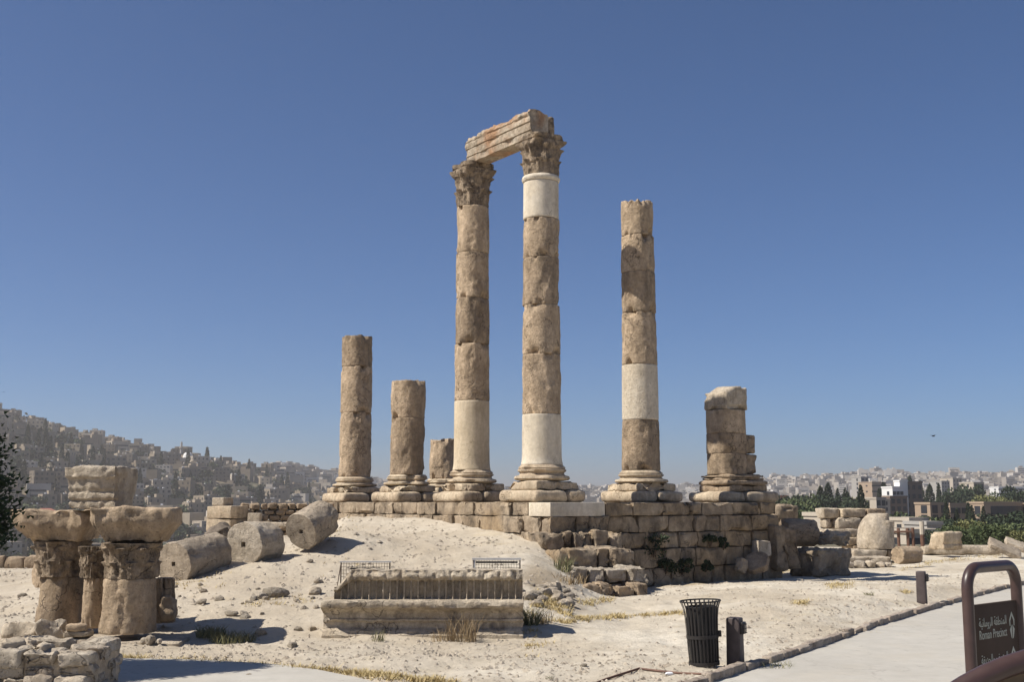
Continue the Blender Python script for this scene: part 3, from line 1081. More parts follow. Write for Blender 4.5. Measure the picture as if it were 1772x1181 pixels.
# ------------------------------------------------------------------ loose pieces
def stone_thing(name, label, cat, mesh, mat, loc, rz=0.0, rot=None, group=None):
    o = MB().add(*mesh).build(name, mat)
    o.location = loc
    o.rotation_euler = rot if rot is not None else (0, 0, rz)
    return tag(o, label, cat, group)

def lying_drum(label, face_c, axis, length, r, seed, mat, hole=0.06, cat='column drum', broken=0.0):
    vs, fs = drum(r, r * 0.97, length, seed, 0.018, 0.10, broken, hole)
    o = MB().add(vs, fs).build('fallen_drum', mat)
    a = Vector(axis).normalized()
    # local z from the visible face away: flip so that face is at the origin end
    o.rotation_mode = 'QUATERNION'
    o.rotation_quaternion = a.to_track_quat('Z', 'Y')
    o.location = face_c
    return tag(o, label, cat)

def g(px, py, D): return at(px, py, D)
# three drums on the slope left of the podium
lying_drum('long grey fallen drum with a square notch, lowest of three on the slope', g(300, 977, 26.5), (0.40, 0.91, 0.12), 1.55, 0.50, 2, GREY, 0.05)
lying_drum('pale fallen drum with a socket hole, middle one of three on slope', g(421, 943, 28.0), (0.34, 0.94, 0.0), 1.05, 0.54, 5, PALE, 0.06)
lying_drum('grey fallen drum against the podium end, highest of three on slope', g(521, 921, 29.0), (0.44, 0.82, 0.34), 1.0, 0.48, 9, GREY, 0.055)
stone_thing('broken_stone', 'dark jagged stone wedged between two fallen drums on the slope', 'stone', block(0.75, 0.5, 0.55, 0.1, 0.1, 2, 3, 0.08, chip=0.3), DARKR, g(388, 948, 29.5), 0.4, (0.1, -0.5, 0.4))
stone_thing('broken_stone', 'flat pale stone under the middle fallen drum', 'stone', block(0.8, 0.6, 0.25, 0.08, 0.06, 2, 8, 0.08, chip=0.3), PALE, g(392, 965, 28.8), 0.2)

# ruined wall behind the drums
def back_wall():
    D = 38.0
    a = at(368, 870, D); b_ = at(413, 870, D - 0.5)
    root = thing('ruined_wall', 'ruined stone wall with a squared pale end pillar behind the fallen drums', 'wall', (a.x, D, 0))
    zt = zat(876, D)
    mb = MB()
    z = 0.6
    for k in range(4):
        h = (zt - 0.6) / 4
        vs, fs = block(1.0, 0.9, h - 0.01, 0.03, 0.015, 2, k + 3, 0.14, chip=0.08)
        mb.add(vs, fs, 0, Matrix.Translation((0.42, 0.3, z)) @ Matrix.Rotation(RAD(-25), 4, 'Z'))
        z += h
    mb.build('pillar', LEDGE, root)
    vs, fs = block(0.48, 0.5, 0.26, 0.03, 0.01, 2, 8, 0.14)
    MB().add(vs, fs, 0, Matrix.Translation((0.25, 0.3, zt + 0.004)) @ Matrix.Rotation(RAD(-25), 4, 'Z')).build('capstone', PALE, root)
    mb = MB()
    rnd = random.Random(3)
    zz = 0.6
    while zz < zat(878, 39.5) - 0.05:
        h = rnd.uniform(0.16, 0.24)
        s = 0.75
        while s < 3.6:
            w = rnd.uniform(0.2, 0.5)
            vs, fs = block(w - .015, 0.6, h - .012, 0.05, 0.05, 2.5, rnd.random() * 99, 0.1, chip=0.15)
            mb.add(vs, fs, 0, Matrix.Translation((s + w / 2, 0.55 + 0.30 * s, zz)) @ Matrix.Rotation(RAD(17), 4, 'Z'))
            s += w
        zz += h
    mb.build('rubble_wall', TAN2, root)
    vs, fs = block(2.0, 0.5, 0.16, 0.04, 0.02, 2, 12, 0.12, chip=0.1)
    MB().add(vs, fs, 0, Matrix.Translation((1.9, 0.2, zat(913, 38)))).build('ledge', PALE, root)
    vs, fs = block(0.40, 0.4, 0.36, 0.03, 0.015, 2, 4, 0.12)
    MB().add(vs, fs, 0, Matrix.Translation((1.38, 0.1, zat(908, 38)))).build('block', PALE, root)
back_wall()

# low wall at the far left edge of the hilltop
def low_wall():
    rnd = random.Random(17)
    D = 43.0
    a = at(-40, 870, D)
    root = thing('low_wall', 'low stone parapet of squared blocks at the far left edge of the hilltop', 'wall', (a.x, D, 0))
    mb = MB()
    s = 0
    while s < 3.3:
        w = rnd.uniform(0.45, 0.85)
        vs, fs = block(w - .03, 0.45, 0.46 + rnd.uniform(-.02, .03), 0.05, 0.03, 2, rnd.random() * 99, 0.12, chip=0.15)
        mb.add(vs, fs, 0, Matrix.Translation((s + w / 2, 0, -0.06)))
        s += w
    mb.build('block_course', TAN2, root)
low_wall()

# ------------------------------------------------------------------ ruined capital cluster, left
def cluster():
    D = 20.3
    def P(px, D, z=0): return Vector((xat(px, D, z + 0.35), D, z))
    def h(ya, yb, D): return zat(ya, D) - zat(yb, D)
    zg = zat(1094, D)
    # right front stump
    def stump(label, px, D, ytop, ybot, r0, r1, seed, mat, rough=1.0):
        zb = zat(ybot, D); hh = zat(ytop, D) - zb
        vs, fs = drum(r0, r1, hh, seed, 0.02 * rough, 0.22 * rough)
        return stone_thing('column_stump', label, 'column stump', (vs, fs), mat, P(px, D, zb))
    def capit(label, px, D, ytop, ybot, rb, aw, seed, mat=CARVED, yaw=0.3):
        zb = zat(ybot, D) + 0.006; hh = zat(ytop, D) - zb
        # worn: the abacus is broken off
        vs, fs = corinthian(rb, hh / 0.84, aw, seed, cut=0.84, erode=0.05, worn=0.42)
        return stone_thing('corinthian_capital', label, 'capital', (vs, fs), mat, P(px, D, zb), yaw)
    stump('smooth cut column stump at the right front of the ruined capital group', 222, D, 1001, 1095, 0.475, 0.44, 3, TAN)
    capit('large carved leaf capital on the right front stump of the ruined group', 229, D, 940, 1001, 0.42, 0.52, 5)
    stump('column stump at the left of the ruined capital group behind the boulders', 107, 21.3, 998, 1078, 0.42, 0.39, 6, TAN2)
    capit('dark worn leaf capital on the left stump of the ruined group', 107, 21.3, 937, 998, 0.40, 0.49, 8, CARVED, 0.7)
    stump('slender column stump standing between the two larger ruined stumps', 162, 20.9, 1001, 1087, 0.215, 0.20, 9, TAN)
    capit('small leaf capital on the slender stump of the ruined group', 163, 20.9, 946, 1001, 0.21, 0.30, 10, CARVED, 0.2)
    stump('broken shaded column stump standing behind the right front stump', 281, 21.3, 1001, 1078, 0.24, 0.21, 11, TAN2, 1.5)
    stone_thing('broken_stone', 'rough dark chunk leaning at the right of the ruined stumps', 'stone', block(0.3, 0.4, 0.5, 0.1, 0.08, 2.5, 4, 0.06, chip=0.3), TAN2, P(291, 21.2, zat(1073, 21.2)), 0.2)
    # flared slabs
    def slab(label, pa, pb, yt, yb, D, taper, seed, depth=1.0, yaw=0.0, off=0.0):
        a, b_ = at(pa, yb, D), at(pb, yb, D)
        w = b_.x - a.x
        vs, fs = block(w, depth, h(yt, yb, D), 0.04, 0.032, 2.2, seed, 0.045, taper, tapery=taper, chip=0.26, fine=0.6)
        H_ = h(yt, yb, D)
        vs = [(x * lerp(taper, 1, sm(0, .62, z / H_)) / lerp(taper, 1, z / H_), y * lerp(taper, 1, sm(0, .62, z / H_)) / lerp(taper, 1, z / H_), z) for x, y, z in vs]
        vs = [(x * (1.02 if x > 0 and label[0] == 'b' and z > 0.3 and 'pointed' in label else 1) + off * (1 - z / h(yt, yb, D)), y, z + 0.03 * nz(x * 3, y * 3, seed) * sm(0.2, 0.4, z)) for x, y, z in vs]
        return stone_thing('broken_cornice', label, 'cornice stone', (vs, fs), TAN, Vector(((a.x + b_.x) / 2, D, zat(yb, D) + 0.008)), yaw)
    slab('broad flaring cornice stone on the left capital of the ruined group', 33, 166, 884, 936, 21.3, 0.74, 3, 1.05, -0.05, 0.10)
    slab('broken flaring cornice stone with a pointed right corner on the right front capital', 168, 303, 880, 939, 20.3, 0.70, 6, 1.0, 0.06, 0.02)
    # carved block on top
    a = at(112, 885, 20.9); b_ = at(232, 885, 20.9)
    zb = zat(885, 20.9)
    hh = h(811, 885, 20.9)
    vs, fs = block(1.0, 0.80, hh, 0.04, 0.022, 2.2, 14, 0.03, 0.93, chip=0.2, fine=0.8)
    out = []
    for x, y, z in vs:
        t = z / hh
        d = 0
        for gz in (0.42, 0.20):
            d += 0.045 * exp(-((t - gz) / 0.028) ** 2) * (0.9 + 0.4 * nz(x * 4, y * 4, gz * 9))
        d -= 0.05 * sm(0.70, 0.74, t)
        d += max(0, nz(x * 5, y * 5, z * 7)) * 0.07 * sm(.3, .05, t)
        d *= 1.0 if (y < -0.25 and x < 0.42) else 0.15
        s_ = max(abs(x) / 0.5, abs(y) / 0.40)
        k = 1 - d / 0.45 if s_ > 0.85 else 1
        out.append((x * k, y * k, z))
    stone_thing('carved_block', 'pale moulded stone block crowning the ruined capital group', 'stone block', (out, fs), PALE, Vector(((a.x + b_.x) / 2, 21.0, zb + 0.03)), RAD(-8))
    # stones at the feet
    stone_thing('boulder', 'pale angular boulder in front of the left ruined stump', 'boulder', block(0.56, 0.5, 0.42, 0.13, 0.09, 2, 5, 0.06, 0.8, chip=0.3), ROCKM, P(89, 20.0, -0.02), 0.3)
    stone_thing('boulder', 'low whitish boulder at the left of the angular one', 'boulder', block(0.62, 0.5, 0.28, 0.13, 0.08, 2, 15, 0.06, 0.9, chip=0.3), PALE, P(42, 20.3, -0.02), 0.1)
    for k, (w, zz, dd) in enumerate(((0.46, -0.03, 0), (0.42, 0.09, .01), (0.33, 0.2, -.01))):
        stone_thing('flat_stone', ('bottom flat stone of the small pile before the slender stump', 'middle flat stone of the small pile before the slender stump', 'top flat stone of the small pile before the slender stump')[k],
                    'stone', block(w, 0.34, 0.11, 0.035, 0.02, 3, k + 40, 0.05, chip=0.1), PALE if k < 2 else TAN, P(137 + dd * 50, 19.8, zz + 0.03), 0.1 * k)
    for k, (px, s_) in enumerate(((250, 0.10), (263, 0.13), (276, 0.09))):
        stone_thing('rock', 'fist sized grey rock at the foot of the right front stump', 'rock', block(s_ * 1.4, s_, s_, s_ * .4, .03, 6, k + 50, 0.03), ROCKM, P(px, 19.8, 0.0), k, group='rocks at the foot of the stump')
    # paving under the group
    stone_thing('stone_slab', 'worn paving slab the ruined capital group stands on', 'slab', block(2.9, 1.9, 0.2, 0.06, 0.04, 1.2, 70, 0.15, chip=0.15), PALE, P(190, 20.7, -0.14), 0.05)
    # disc behind
    lying_drum('thin edge of a fallen drum lying behind the left ruined stump', at(62, 996, 25.0), (0.75, 0.65, 0), 0.7, 0.27, 30, TAN, 0.0)
cluster()

# rubble wall in the bottom left corner
WALLP = stone('rubble_masonry', (0.52, 0.46, 0.37), (0.42, 0.35, 0.27), (0.2, 0.15, 0.11), (0.52, 0.7), 0.6)
def corner_wall():
    rnd = random.Random(41)
    root = thing('rubble_wall', 'low dry stone rubble wall in the bottom left corner by the path', 'wall', (0, 0, 0))
    mb = MB()
    x1 = at(157, 1150, 14.3).x
    for row in range(5):
        x = x1
        z = -0.16 + row * 0.135
        while x > -8.2:
            w = rnd.uniform(0.26, 0.55)
            for dpt in range(3):
                hgt = rnd.uniform(0.145, 0.175) + (rnd.uniform(0, .06) if row == 4 else 0)
                vs, fs = block(w - .008, 0.42, hgt, 0.03, 0.05, 3.0, rnd.random() * 99, 0.05, chip=0.12, fine=0.5)
                mb.add(vs, fs, 0, Matrix.Translation((x - w / 2 + rnd.uniform(-.02, .02), 14.45 + dpt * 0.40 + rnd.uniform(-.05, .05), z + rnd.uniform(-.015, .015))) @ Matrix.Rotation(rnd.uniform(-.2, .2), 4, 'Z'))
            x -= w
    mb.build('stonework', WALLP, root)
    vs, fs = block(2.4, 1.15, 0.60, 0.02, 0.02, 3, 5, 0.15)
    MB().add(vs, fs, 0, Matrix.Translation((x1 - 0.04 - 1.2, 14.9, -0.1))).build('mortar_core', LEDGE, root)
    for k, (px, D, s_) in enumerate(((108, 14.9, .42), (70, 15.2, .36), (30, 14.7, .45), (128, 15.1, .3), (88, 14.6, .28))):
        p = at(px, 870, D)
        vs, fs = block(s_ * .9, s_ * .7, s_ * .30, s_ * .08, .05, 3, k + 9, .05, chip=.2)
        MB().add(vs, fs, 0, Matrix.Translation((p.x, p.y, 0.53)) @ Matrix.Rotation(k * 1.1, 4, 'Z')).build('cap_stone', PALE, root)
corner_wall()

# ------------------------------------------------------------------ entablature block in front
def entablature():
    A = gnd(549, 1108); B = Vector((xat(907, 20.5, 0.5), 20.5, 0))
    d = B - A
    L = d.length
    ang = atan2(d.y, d.x)
    rootL = thing('entablature_block', 'long fallen entablature block with a fluted frieze set on a moulded base, front centre', 'carved stone', (A.x, A.y, -0.03), ang)
    # lower member
    prof = [(0.10, 0.0), (0.07, 0.02), (0.07, 0.09), (0.11, 0.11), (0.13, 0.16), (0.20, 0.19), (0.22, 0.21), (0.22, 0.30), (0.18, 0.32), (0.18, 0.35), (0.21, 0.37), (0.21, 0.46), (0.17, 0.50),
            (0.09, 0.54), (0.02, 0.56), (0.0, 0.60), (0.0, 0.655), (0.03, 0.685)]
    pf = []
    for (y0, z0), (y1, z1) in zip(prof, prof[1:]):
        k = max(1, int(sqrt((z1 - z0) ** 2 + (y1 - y0) ** 2) / 0.035))
        for i in range(k): pf.append((lerp(y0, y1, i / k), lerp(z0, z1, i / k)))
    pf.append(prof[-1])
    ring = pf + [(0.15, 0.69), (0.4, 0.69), (0.7, 0.69), (1.0, 0.68), (1.05, 0.4), (1.05, 0.0)]
    n = len(ring)
    nx = 110
    vs, fs = [], []
    for i in range(nx + 1):
        x = L * i / nx
        en = exp(-x / 0.10) * 0.05
        for y, z in ring:
            up = sm(0.5, 0.6, z) if y < 0.3 else 0
            dy = 0.012 * fb(x * 3, y * 3, z * 5, 3) + up * (0.025 * nz(x * 7, 2, z * 9) + max(0, nz(x * 2.2, 8, 1)) * 0.06)
            if y < 0.3: dy += max(0, nz(x * 1.8 + 4, z * 4, 3) - 0.22) * 0.12 + en
            dz = (0.012 * nz(x * 5, y * 5, 9)) * (1 if z > 0.05 else 0)
            xx = x + (0.05 * fb(y * 3, z * 4, i, 3) if i in (0, nx) else 0) + (0.09 * sm(0.5, 0.0, abs(z - 0.33)) if i == 0 else 0) + (0.045 * sm(0.5, 0.0, abs(z - 0.33)) if i == 1 else 0)
            vs.append((xx, y + dy, z + dz))
    for i in range(nx):
        for k in range(n):
            k2 = (k + 1) % n
            fs.append((i * n + k, i * n + k2, (i + 1) * n + k2, (i + 1) * n + k)[::-1])
    for i, fl in ((0, True), (nx, False)):
        c = len(vs); vs.append((i * L / nx + (0.05 if i == 0 else -0.03), 0.55, 0.35))
        for k in range(n):
            q = (i * n + k, i * n + (k + 1) % n, c)
            fs.append(q if fl else q[::-1])
    MB().add(vs, fs).build('moulded_base', WEATH, rootL, angle=45)
    # fluted frieze
    z0, z1, z2 = 0.69, 1.03, 1.20
    xs0, xs1 = 0.24, L - 0.02
    NF = 27
    per = 12
    cols = NF * per + 1
    zrows = [z0 + (z1 - z0) * i / 16 for i in range(17)] + [z1 + 0.012, z1 + 0.03, z1 + 0.06, z1 + 0.09, z1 + 0.12, z1 + 0.145, z2]
    vs, fs = [], []
    rr = len(zrows)
    for c in range(cols):
        u = c / (cols - 1)
        x = lerp(xs0, xs1, u)
        ph = (c % per) / per * 2 - 1 if c < cols - 1 else -1
        for k, z in enumerate(zrows):
            y = 0.25
            if z < z1 - 0.005:
                t = (z - z0) / (z1 - z0)
                wd = 0.80
                arch = 1.0
                if t > 0.86: arch = sqrt(max(0.0, 1 - ((t - 0.86) / 0.14) ** 2))
                q = abs(ph) / (wd * max(arch, 0.02))
                if q < 1 and t > 0.04:
                    y += 0.075 * sqrt(1 - q ** 4)
                elif t < 0.86:
                    y -= 0.022 * sqrt(max(0, 1 - ((1 - abs(ph)) / 0.2) ** 2))
                y += 0.006 * nz(x * 14, z * 14, 4) + max(0, nz(x * 1.1 + 2, 4, z * 2) - 0.25) * 0.08
            else:
                e = abs(sin((x + 0.04 * nz(x * 3, 2)) * 11)) ** 0.5
                y += -0.05 - 0.05 * e * sin(min(1, (z - z1) / 0.13) * pi) + 0.05 * max(0, nz(x * 6, z * 7, 2)) + 0.03 * nz(x * 13, z * 15, 5)
            cutx = sm(0, 1, (x - xs0) / 0.34)
            zz = z0 + (z - z0) * lerp(0.42, 1, cutx) if z > z0 else z
            if k == rr - 1: zz += 0.03 * nz(x * 4, 3, 1) - 0.02 * abs(nz(x * 9, 1))
            vs.append((x, y, zz))
    for c in range(cols - 1):
        for k in range(rr - 1):
            fs.append((c * rr + k, (c + 1) * rr + k, (c + 1) * rr + k + 1, c * rr + k + 1))
    b0 = len(vs)
    for c in range(cols):
        xt, yt, zt = vs[c * rr + rr - 1]
        vs.append((xt, 0.55, zt + 0.03 * nz(xt * 4, 7, 7)))
        vs.append((xt, 0.98, zt - 0.02))
        vs.append((xt, 0.98, z0))
    for c in range(cols - 1):
        a, b_ = c * rr + rr - 1, (c + 1) * rr + rr - 1
        p, q = b0 + c * 3, b0 + (c + 1) * 3
        fs += [(a, b_, q, p), (p, q, q + 1, p + 1), (p + 1, q + 1, q + 2, p + 2)]
    for c, fl in ((0, False), (cols - 1, True)):
        loop = [c * rr + k for k in range(rr)] + [b0 + c * 3, b0 + c * 3 + 1, b0 + c * 3 + 2]
        fs.append(tuple(loop if not fl else loop[::-1])[::-1])
    MB().add(vs, fs).build('fluted_frieze', WEATH, rootL, angle=30)
    # wire mesh stands behind
    M = Matrix.Translation((A.x, A.y, 0)) @ Matrix.Rotation(ang, 4, 'Z')
    def stand(label, x0, x1, zt, zb, white, brace):
        p = M @ Vector((x0, 1.22, 0))
        r = thing('wire_mesh_stand', label, 'wire stand', (p.x, p.y, near_h(p.x, p.y) - 0.02), ang)
        gz = near_h(p.x, p.y) - 0.02
        w = x1 - x0
        for xx in (0, w): MB().box((xx, 0, (zt - gz) / 2), (0.022, 0.022, zt - gz)).build('post', STEEL, r)
        f = MB().box((w / 2, -0.004, zt - gz + 0.012), (w + 0.05, 0.06, 0.04 if white else 0.026))
        if white: f.box((0.02, -0.004, zt - gz - 0.08), (0.03, 0.03, 0.16))
        f.build('top_rail', WSTEEL, r)
        f = MB().box((w * 0.5, -0.016, zt - gz - 0.11 if not white else zt - gz - 0.05), (w * 0.62 if not white else w * 0.9, 0.02, 0.03))
        f.build('crossbar', BINM, r)
        f = MB()
        k = 0.05
        x = k
        while x < w - .01:
            f.box((x, 0.0, (zt + zb) / 2 - gz), (0.006, 0.006, zt - zb)); x += k
        z = zb + 0.03
        while z < zt - 0.01:
            f.box((w / 2, 0.007, z - gz), (w, 0.006, 0.006)); z += 0.06
        f.build('wire_mesh', STEEL, r)
        if brace:
            MB().tube([(-0.0, -0.02, zt - gz - 0.02), (-0.13, -0.25, 0.02)], 0.009, 6).build('brace', STEEL, r)
    stand('rusty wire mesh stand with a slanting brace behind the left end of the carved block', 0.22, 1.12, 1.25, 0.6, False, True)
    stand('white topped wire mesh stand behind the right part of the carved block', 2.66, 3.52, 1.30, 1.0, True, False)
entablature()

# ------------------------------------------------------------------ debris right of the podium
def debris():
    def P(px, py, D): return at(px, py, D)
    lying_drum('big fallen column shaft lying across rocks at the right end of the podium', P(1355, 922, 38.5), (0.96, 0.25, -0.02), 1.1, 0.46, 50, TAN2, 0.0)
    stone_thing('upright_slab', 'tall narrow upright stone at the right end of the podium', 'standing stone', block(0.40, 0.45, 1.36, 0.02, 0.05, 2.0, 5, 0.07, 1.05, chip=0.3, fine=.6), WALLM, P(1346, 988, 36.0), 0.5)
    stone_thing('upright_slab', 'leaning dark upright stone behind the narrow one right of the podium', 'standing stone', block(0.45, 0.45, 1.30, 0.02, 0.06, 2.0, 9, 0.07, 1.2, chip=0.3, fine=.6), TAN2, P(1367, 986, 36.8), 0.2, (0, -0.08, 0.3))
    stone_thing('broken_stone', 'squared small block perched above the tilted disc by the podium', 'stone', block(0.44, 0.42, 0.46, 0.02, 0.02, 2, 3, 0.08, chip=0.12), PALE, P(1318, 963, 35.4), 0.45)
    o = lying_drum('thick tilted stone disc leaning at the foot of the podium', P(1311, 979, 34.9), (-0.30, -0.50, 0.62), 0.20, 0.40, 61, TAN2, 0.0)
    stone_thing('broken_stone', 'rounded rock fragment left of the tilted disc at the podium foot', 'stone', block(0.34, 0.3, 0.40, 0.06, 0.06, 2, 33, 0.06, chip=0.3), GREY, P(1279, 991, 34.6), 0.5, (0, 0.4, 0.4))
    stone_thing('boulder', 'big dark ledge of rock below the fallen shaft right of the podium', 'boulder', block(1.6, 1.3, 0.84, 0.05, 0.10, 1.6, 6, 0.07, chip=0.3, fine=0.5), WALLM, P(1418, 990, 37.9) - Vector((0, 0, .12)), 0.62)
    stone_thing('boulder', 'flat topped rock on the dark ledge beside the fallen shaft', 'boulder', block(0.95, 0.9, 0.42, 0.04, 0.10, 1.8, 16, 0.07, chip=0.35, fine=0.5), GREY, P(1438, 944, 38.6), 0.6)
    stone_thing('boulder', 'block of masonry tumbled at the rear corner of the podium', 'boulder', block(1.0, 0.9, 0.75, 0.1, 0.07, 1.5, 26, 0.1, chip=0.3), WALLM, P(1352, 912, 42.5), 0.5)
    # stacked ruin
    root = thing('ruined_wall', 'ruined pale wall of stacked blocks with a flat overhanging top beyond the podium', 'wall', (0, 0, 0))
    Dw = 48.0
    def blk(name, xa, xb, ya, yb, D, dep, m, yaw=0.22, **kw):
        a, b_ = at(xa, yb, D), at(xb, yb, D)
        hh = zat(ya, D) - zat(yb, D)
        vs, fs = block(b_.x - a.x, dep, hh, kw.get('r', 0.05), kw.get('amp', 0.03), 2, xa, 0.1, kw.get('taper', 1.0), chip=kw.get('chip', 0.2))
        return MB().add(vs, fs, 0, Matrix.Translation(((a.x + b_.x) / 2, D, a.z)) @ Matrix.Rotation(yaw, 4, 'Z')).build(name, m, root)
    blk('top_slab', 1416, 1450, 880, 898, Dw, 0.8, PALE, taper=0.8)
    blk('top_slab', 1447, 1492, 880.5, 896, Dw + .1, 0.9, LEDGE)
    blk('top_slab', 1490, 1526, 881, 897, Dw + .3, 0.9, TAN2)
    blk('block', 1423, 1433, 898, 914, Dw, 0.6, PALE)
    blk('block', 1434, 1443, 898, 915, Dw, 0.5, TAN)
    blk('block', 1441, 1484, 896.5, 916, Dw - .1, 0.8, PALE)
    blk('block', 1480, 1500, 897, 917, Dw + .3, 0.8, TAN2)
    blk('course', 1420, 1490, 916, 930, Dw - .2, 1.0, PALE)
    blk('course', 1455, 1492, 930, 944, Dw - .2, 1.0, LEDGE)
    blk('course', 1465, 1496, 944, 958, Dw - .2, 1.0, TAN)
    # rounded stub
    D = 46.0
    zb = zat(950, D); hh = zat(889, D) - zb
    vs, fs = drum(0.72, 0.72, hh, 71, 0.03, 0.1, 0, 0, 56)
    out = []
    for x, y, z in vs:
        t = z / hh
        k = sqrt(max(0.0, 1 - max(0, (t - 0.12) / 0.9) ** 2)) if x < 0.25 else (1 if t < 0.80 else sqrt(max(0.05, 1 - ((t - .8) / .25) ** 2)))
        k2 = lerp(sqrt(max(0.0, 1 - max(0, (t - 0.15) / 0.88) ** 2.2)), 1 if t < 0.8 else 0.75, sm(0.15, 0.55, x))
        out.append((x * max(0.1, k2), y * max(0.1, k2), z))
    p = at(1516, 950, D)
    stone_thing('column_stump', 'pale rounded worn column stub on a square base beyond the podium', 'column stump', (out, fs), PALE, (p.x, D, zb))
    root2 = thing('footing_course', 'low squared course under the pale rounded stub', 'footing', (0, 0, 0))
    root = root2
    blk('course', 1456, 1520, 951, 968, D, 1.7, PALE)
    blk('course', 1517, 1548, 951, 967, D + .2, 1.6, TAN2)
    # row of low stones
    rnd = random.Random(8)
    names = ['whitish loose stone at the left end of the row before the rounded stub', 'short whitish stone second in the row before the rounded stub', 'tilted brownish stone in the row before the rounded stub',
             'small pale stone near the middle of the row before the rounded stub', 'low flat stone in the row before the rounded stub', 'last small stone of the row, beside the fallen smooth drum']
    for k, (xa, xb) in enumerate(((1441, 1458), (1459, 1477), (1478, 1497), (1498, 1514), (1515, 1531), (1532, 1545))):
        D = 42.2 + k * 0.1
        a, b_ = at(xa, 985, D), at(xb, 985, D)
        stone_thing('loose_stone', names[k], 'stone', block(b_.x - a.x, 0.45, 0.34 - k * .03, 0.09, 0.06, 2, 80 + k, 0.07, chip=0.25), PALE if k % 3 != 2 else ROCKM, ((a.x + b_.x) / 2, D, near_h(a.x, D) - 0.03), rnd.uniform(-.3, .3))
    stone_thing('stone_slab', 'long flat pale slab behind the row of low stones', 'slab', block(2.0, 0.8, 0.3, 0.06, 0.04, 1.5, 90, 0.12, chip=0.2), PALE, at(1490, 978, 43.4), 0.1)
    lying_drum('smooth grey fallen drum lying sideways beyond the gravel, right of the rounded stub', at(1553, 962, 42.5), (0.86, 0.50, 0.0), 1.05, 0.32, 93, TAN, 0.0)
    # block and slabs
    p = at(1638, 952, 51.0)
    vs, fs = block(1.2, 0.9, zat(921, 51) - p.z, 0.10, 0.05, 1.8, 97, 0.08, chip=0.3)
    out = []
    hh = zat(921, 51) - p.z
    for x, y, z in vs:
        d = 0.05 * exp(-((z / hh - 0.35) / 0.05) ** 2) if y < -0.3 else 0
        out.append((x, y + d, z))
    stone_thing('carved_block', 'squat moulded block with a brown shaded face standing alone at the hilltop edge', 'stone block', (out, fs), LEDGE, p, 0.45)
    stone_thing('low_wall', 'low pale ledge wall along the hilltop edge behind the lone block', 'wall', block(3.4, 0.6, 0.42, 0.08, 0.05, 1.5, 98, 0.12, chip=0.2), PALE, at(1662, 961, 53), -0.05)
    stone_thing('tilted_slab', 'flat grey slab tilted on the ground at the far right edge of the hilltop', 'slab', block(1.35, 0.95, 0.24, 0.04, 0.025, 1.5, 99, 0.1, chip=0.15), GREY, at(1736, 955, 50), 0.3, (0.35, 0.42, -0.2))
    stone_thing('tilted_slab', 'whiter tilted slab behind the grey one at the far right edge', 'slab', block(1.5, 0.9, 0.24, 0.04, 0.03, 1.5, 103, 0.1, chip=0.2), PALE, at(1768, 952, 52), 0.3, (0.30, 0.36, -0.25))
    # post and rail frame
    D = 54.0
    a = at(1555, 950, D)
    root = thing('post_rail_frame', 'brown post and rail frame standing past the rounded stub', 'fence', (a.x, D, 0))
    zt = zat(915, D)
    for (px, yt) in ((1556, 915), (1572, 915), (1581, 914)):
        q = at(px, 950, D)
        MB().tube([(q.x - a.x, 0, q.z - 0.3), (q.x - a.x, 0, zat(yt, D))], 0.075, 8).build('post', POSTM, root)
    q0, q1 = at(1546, 921, D), at(1575, 921, D)
    MB().tube([(q0.x - a.x, -0.08, q0.z), (q1.x - a.x, -0.08, q1.z)], 0.05, 8).build('rail', POSTM, root)
    q = at(1597, 950, 54)
    r = thing('wood_post', 'tall pole with a pale top beside the brown post frame', 'post', (q.x, 54, q.z - 0.3))
    MB().tube([(0, 0, 0), (0, 0, zat(926, 54) - q.z + 0.3)], 0.10, 8).build('pole', POSTM, r)
    MB().tube([(0, 0, zat(926, 54) - q.z + 0.305), (0, 0, zat(903, 54) - q.z + 0.3)], 0.11, 8).build('pole_top', BPALE, r)
debris()

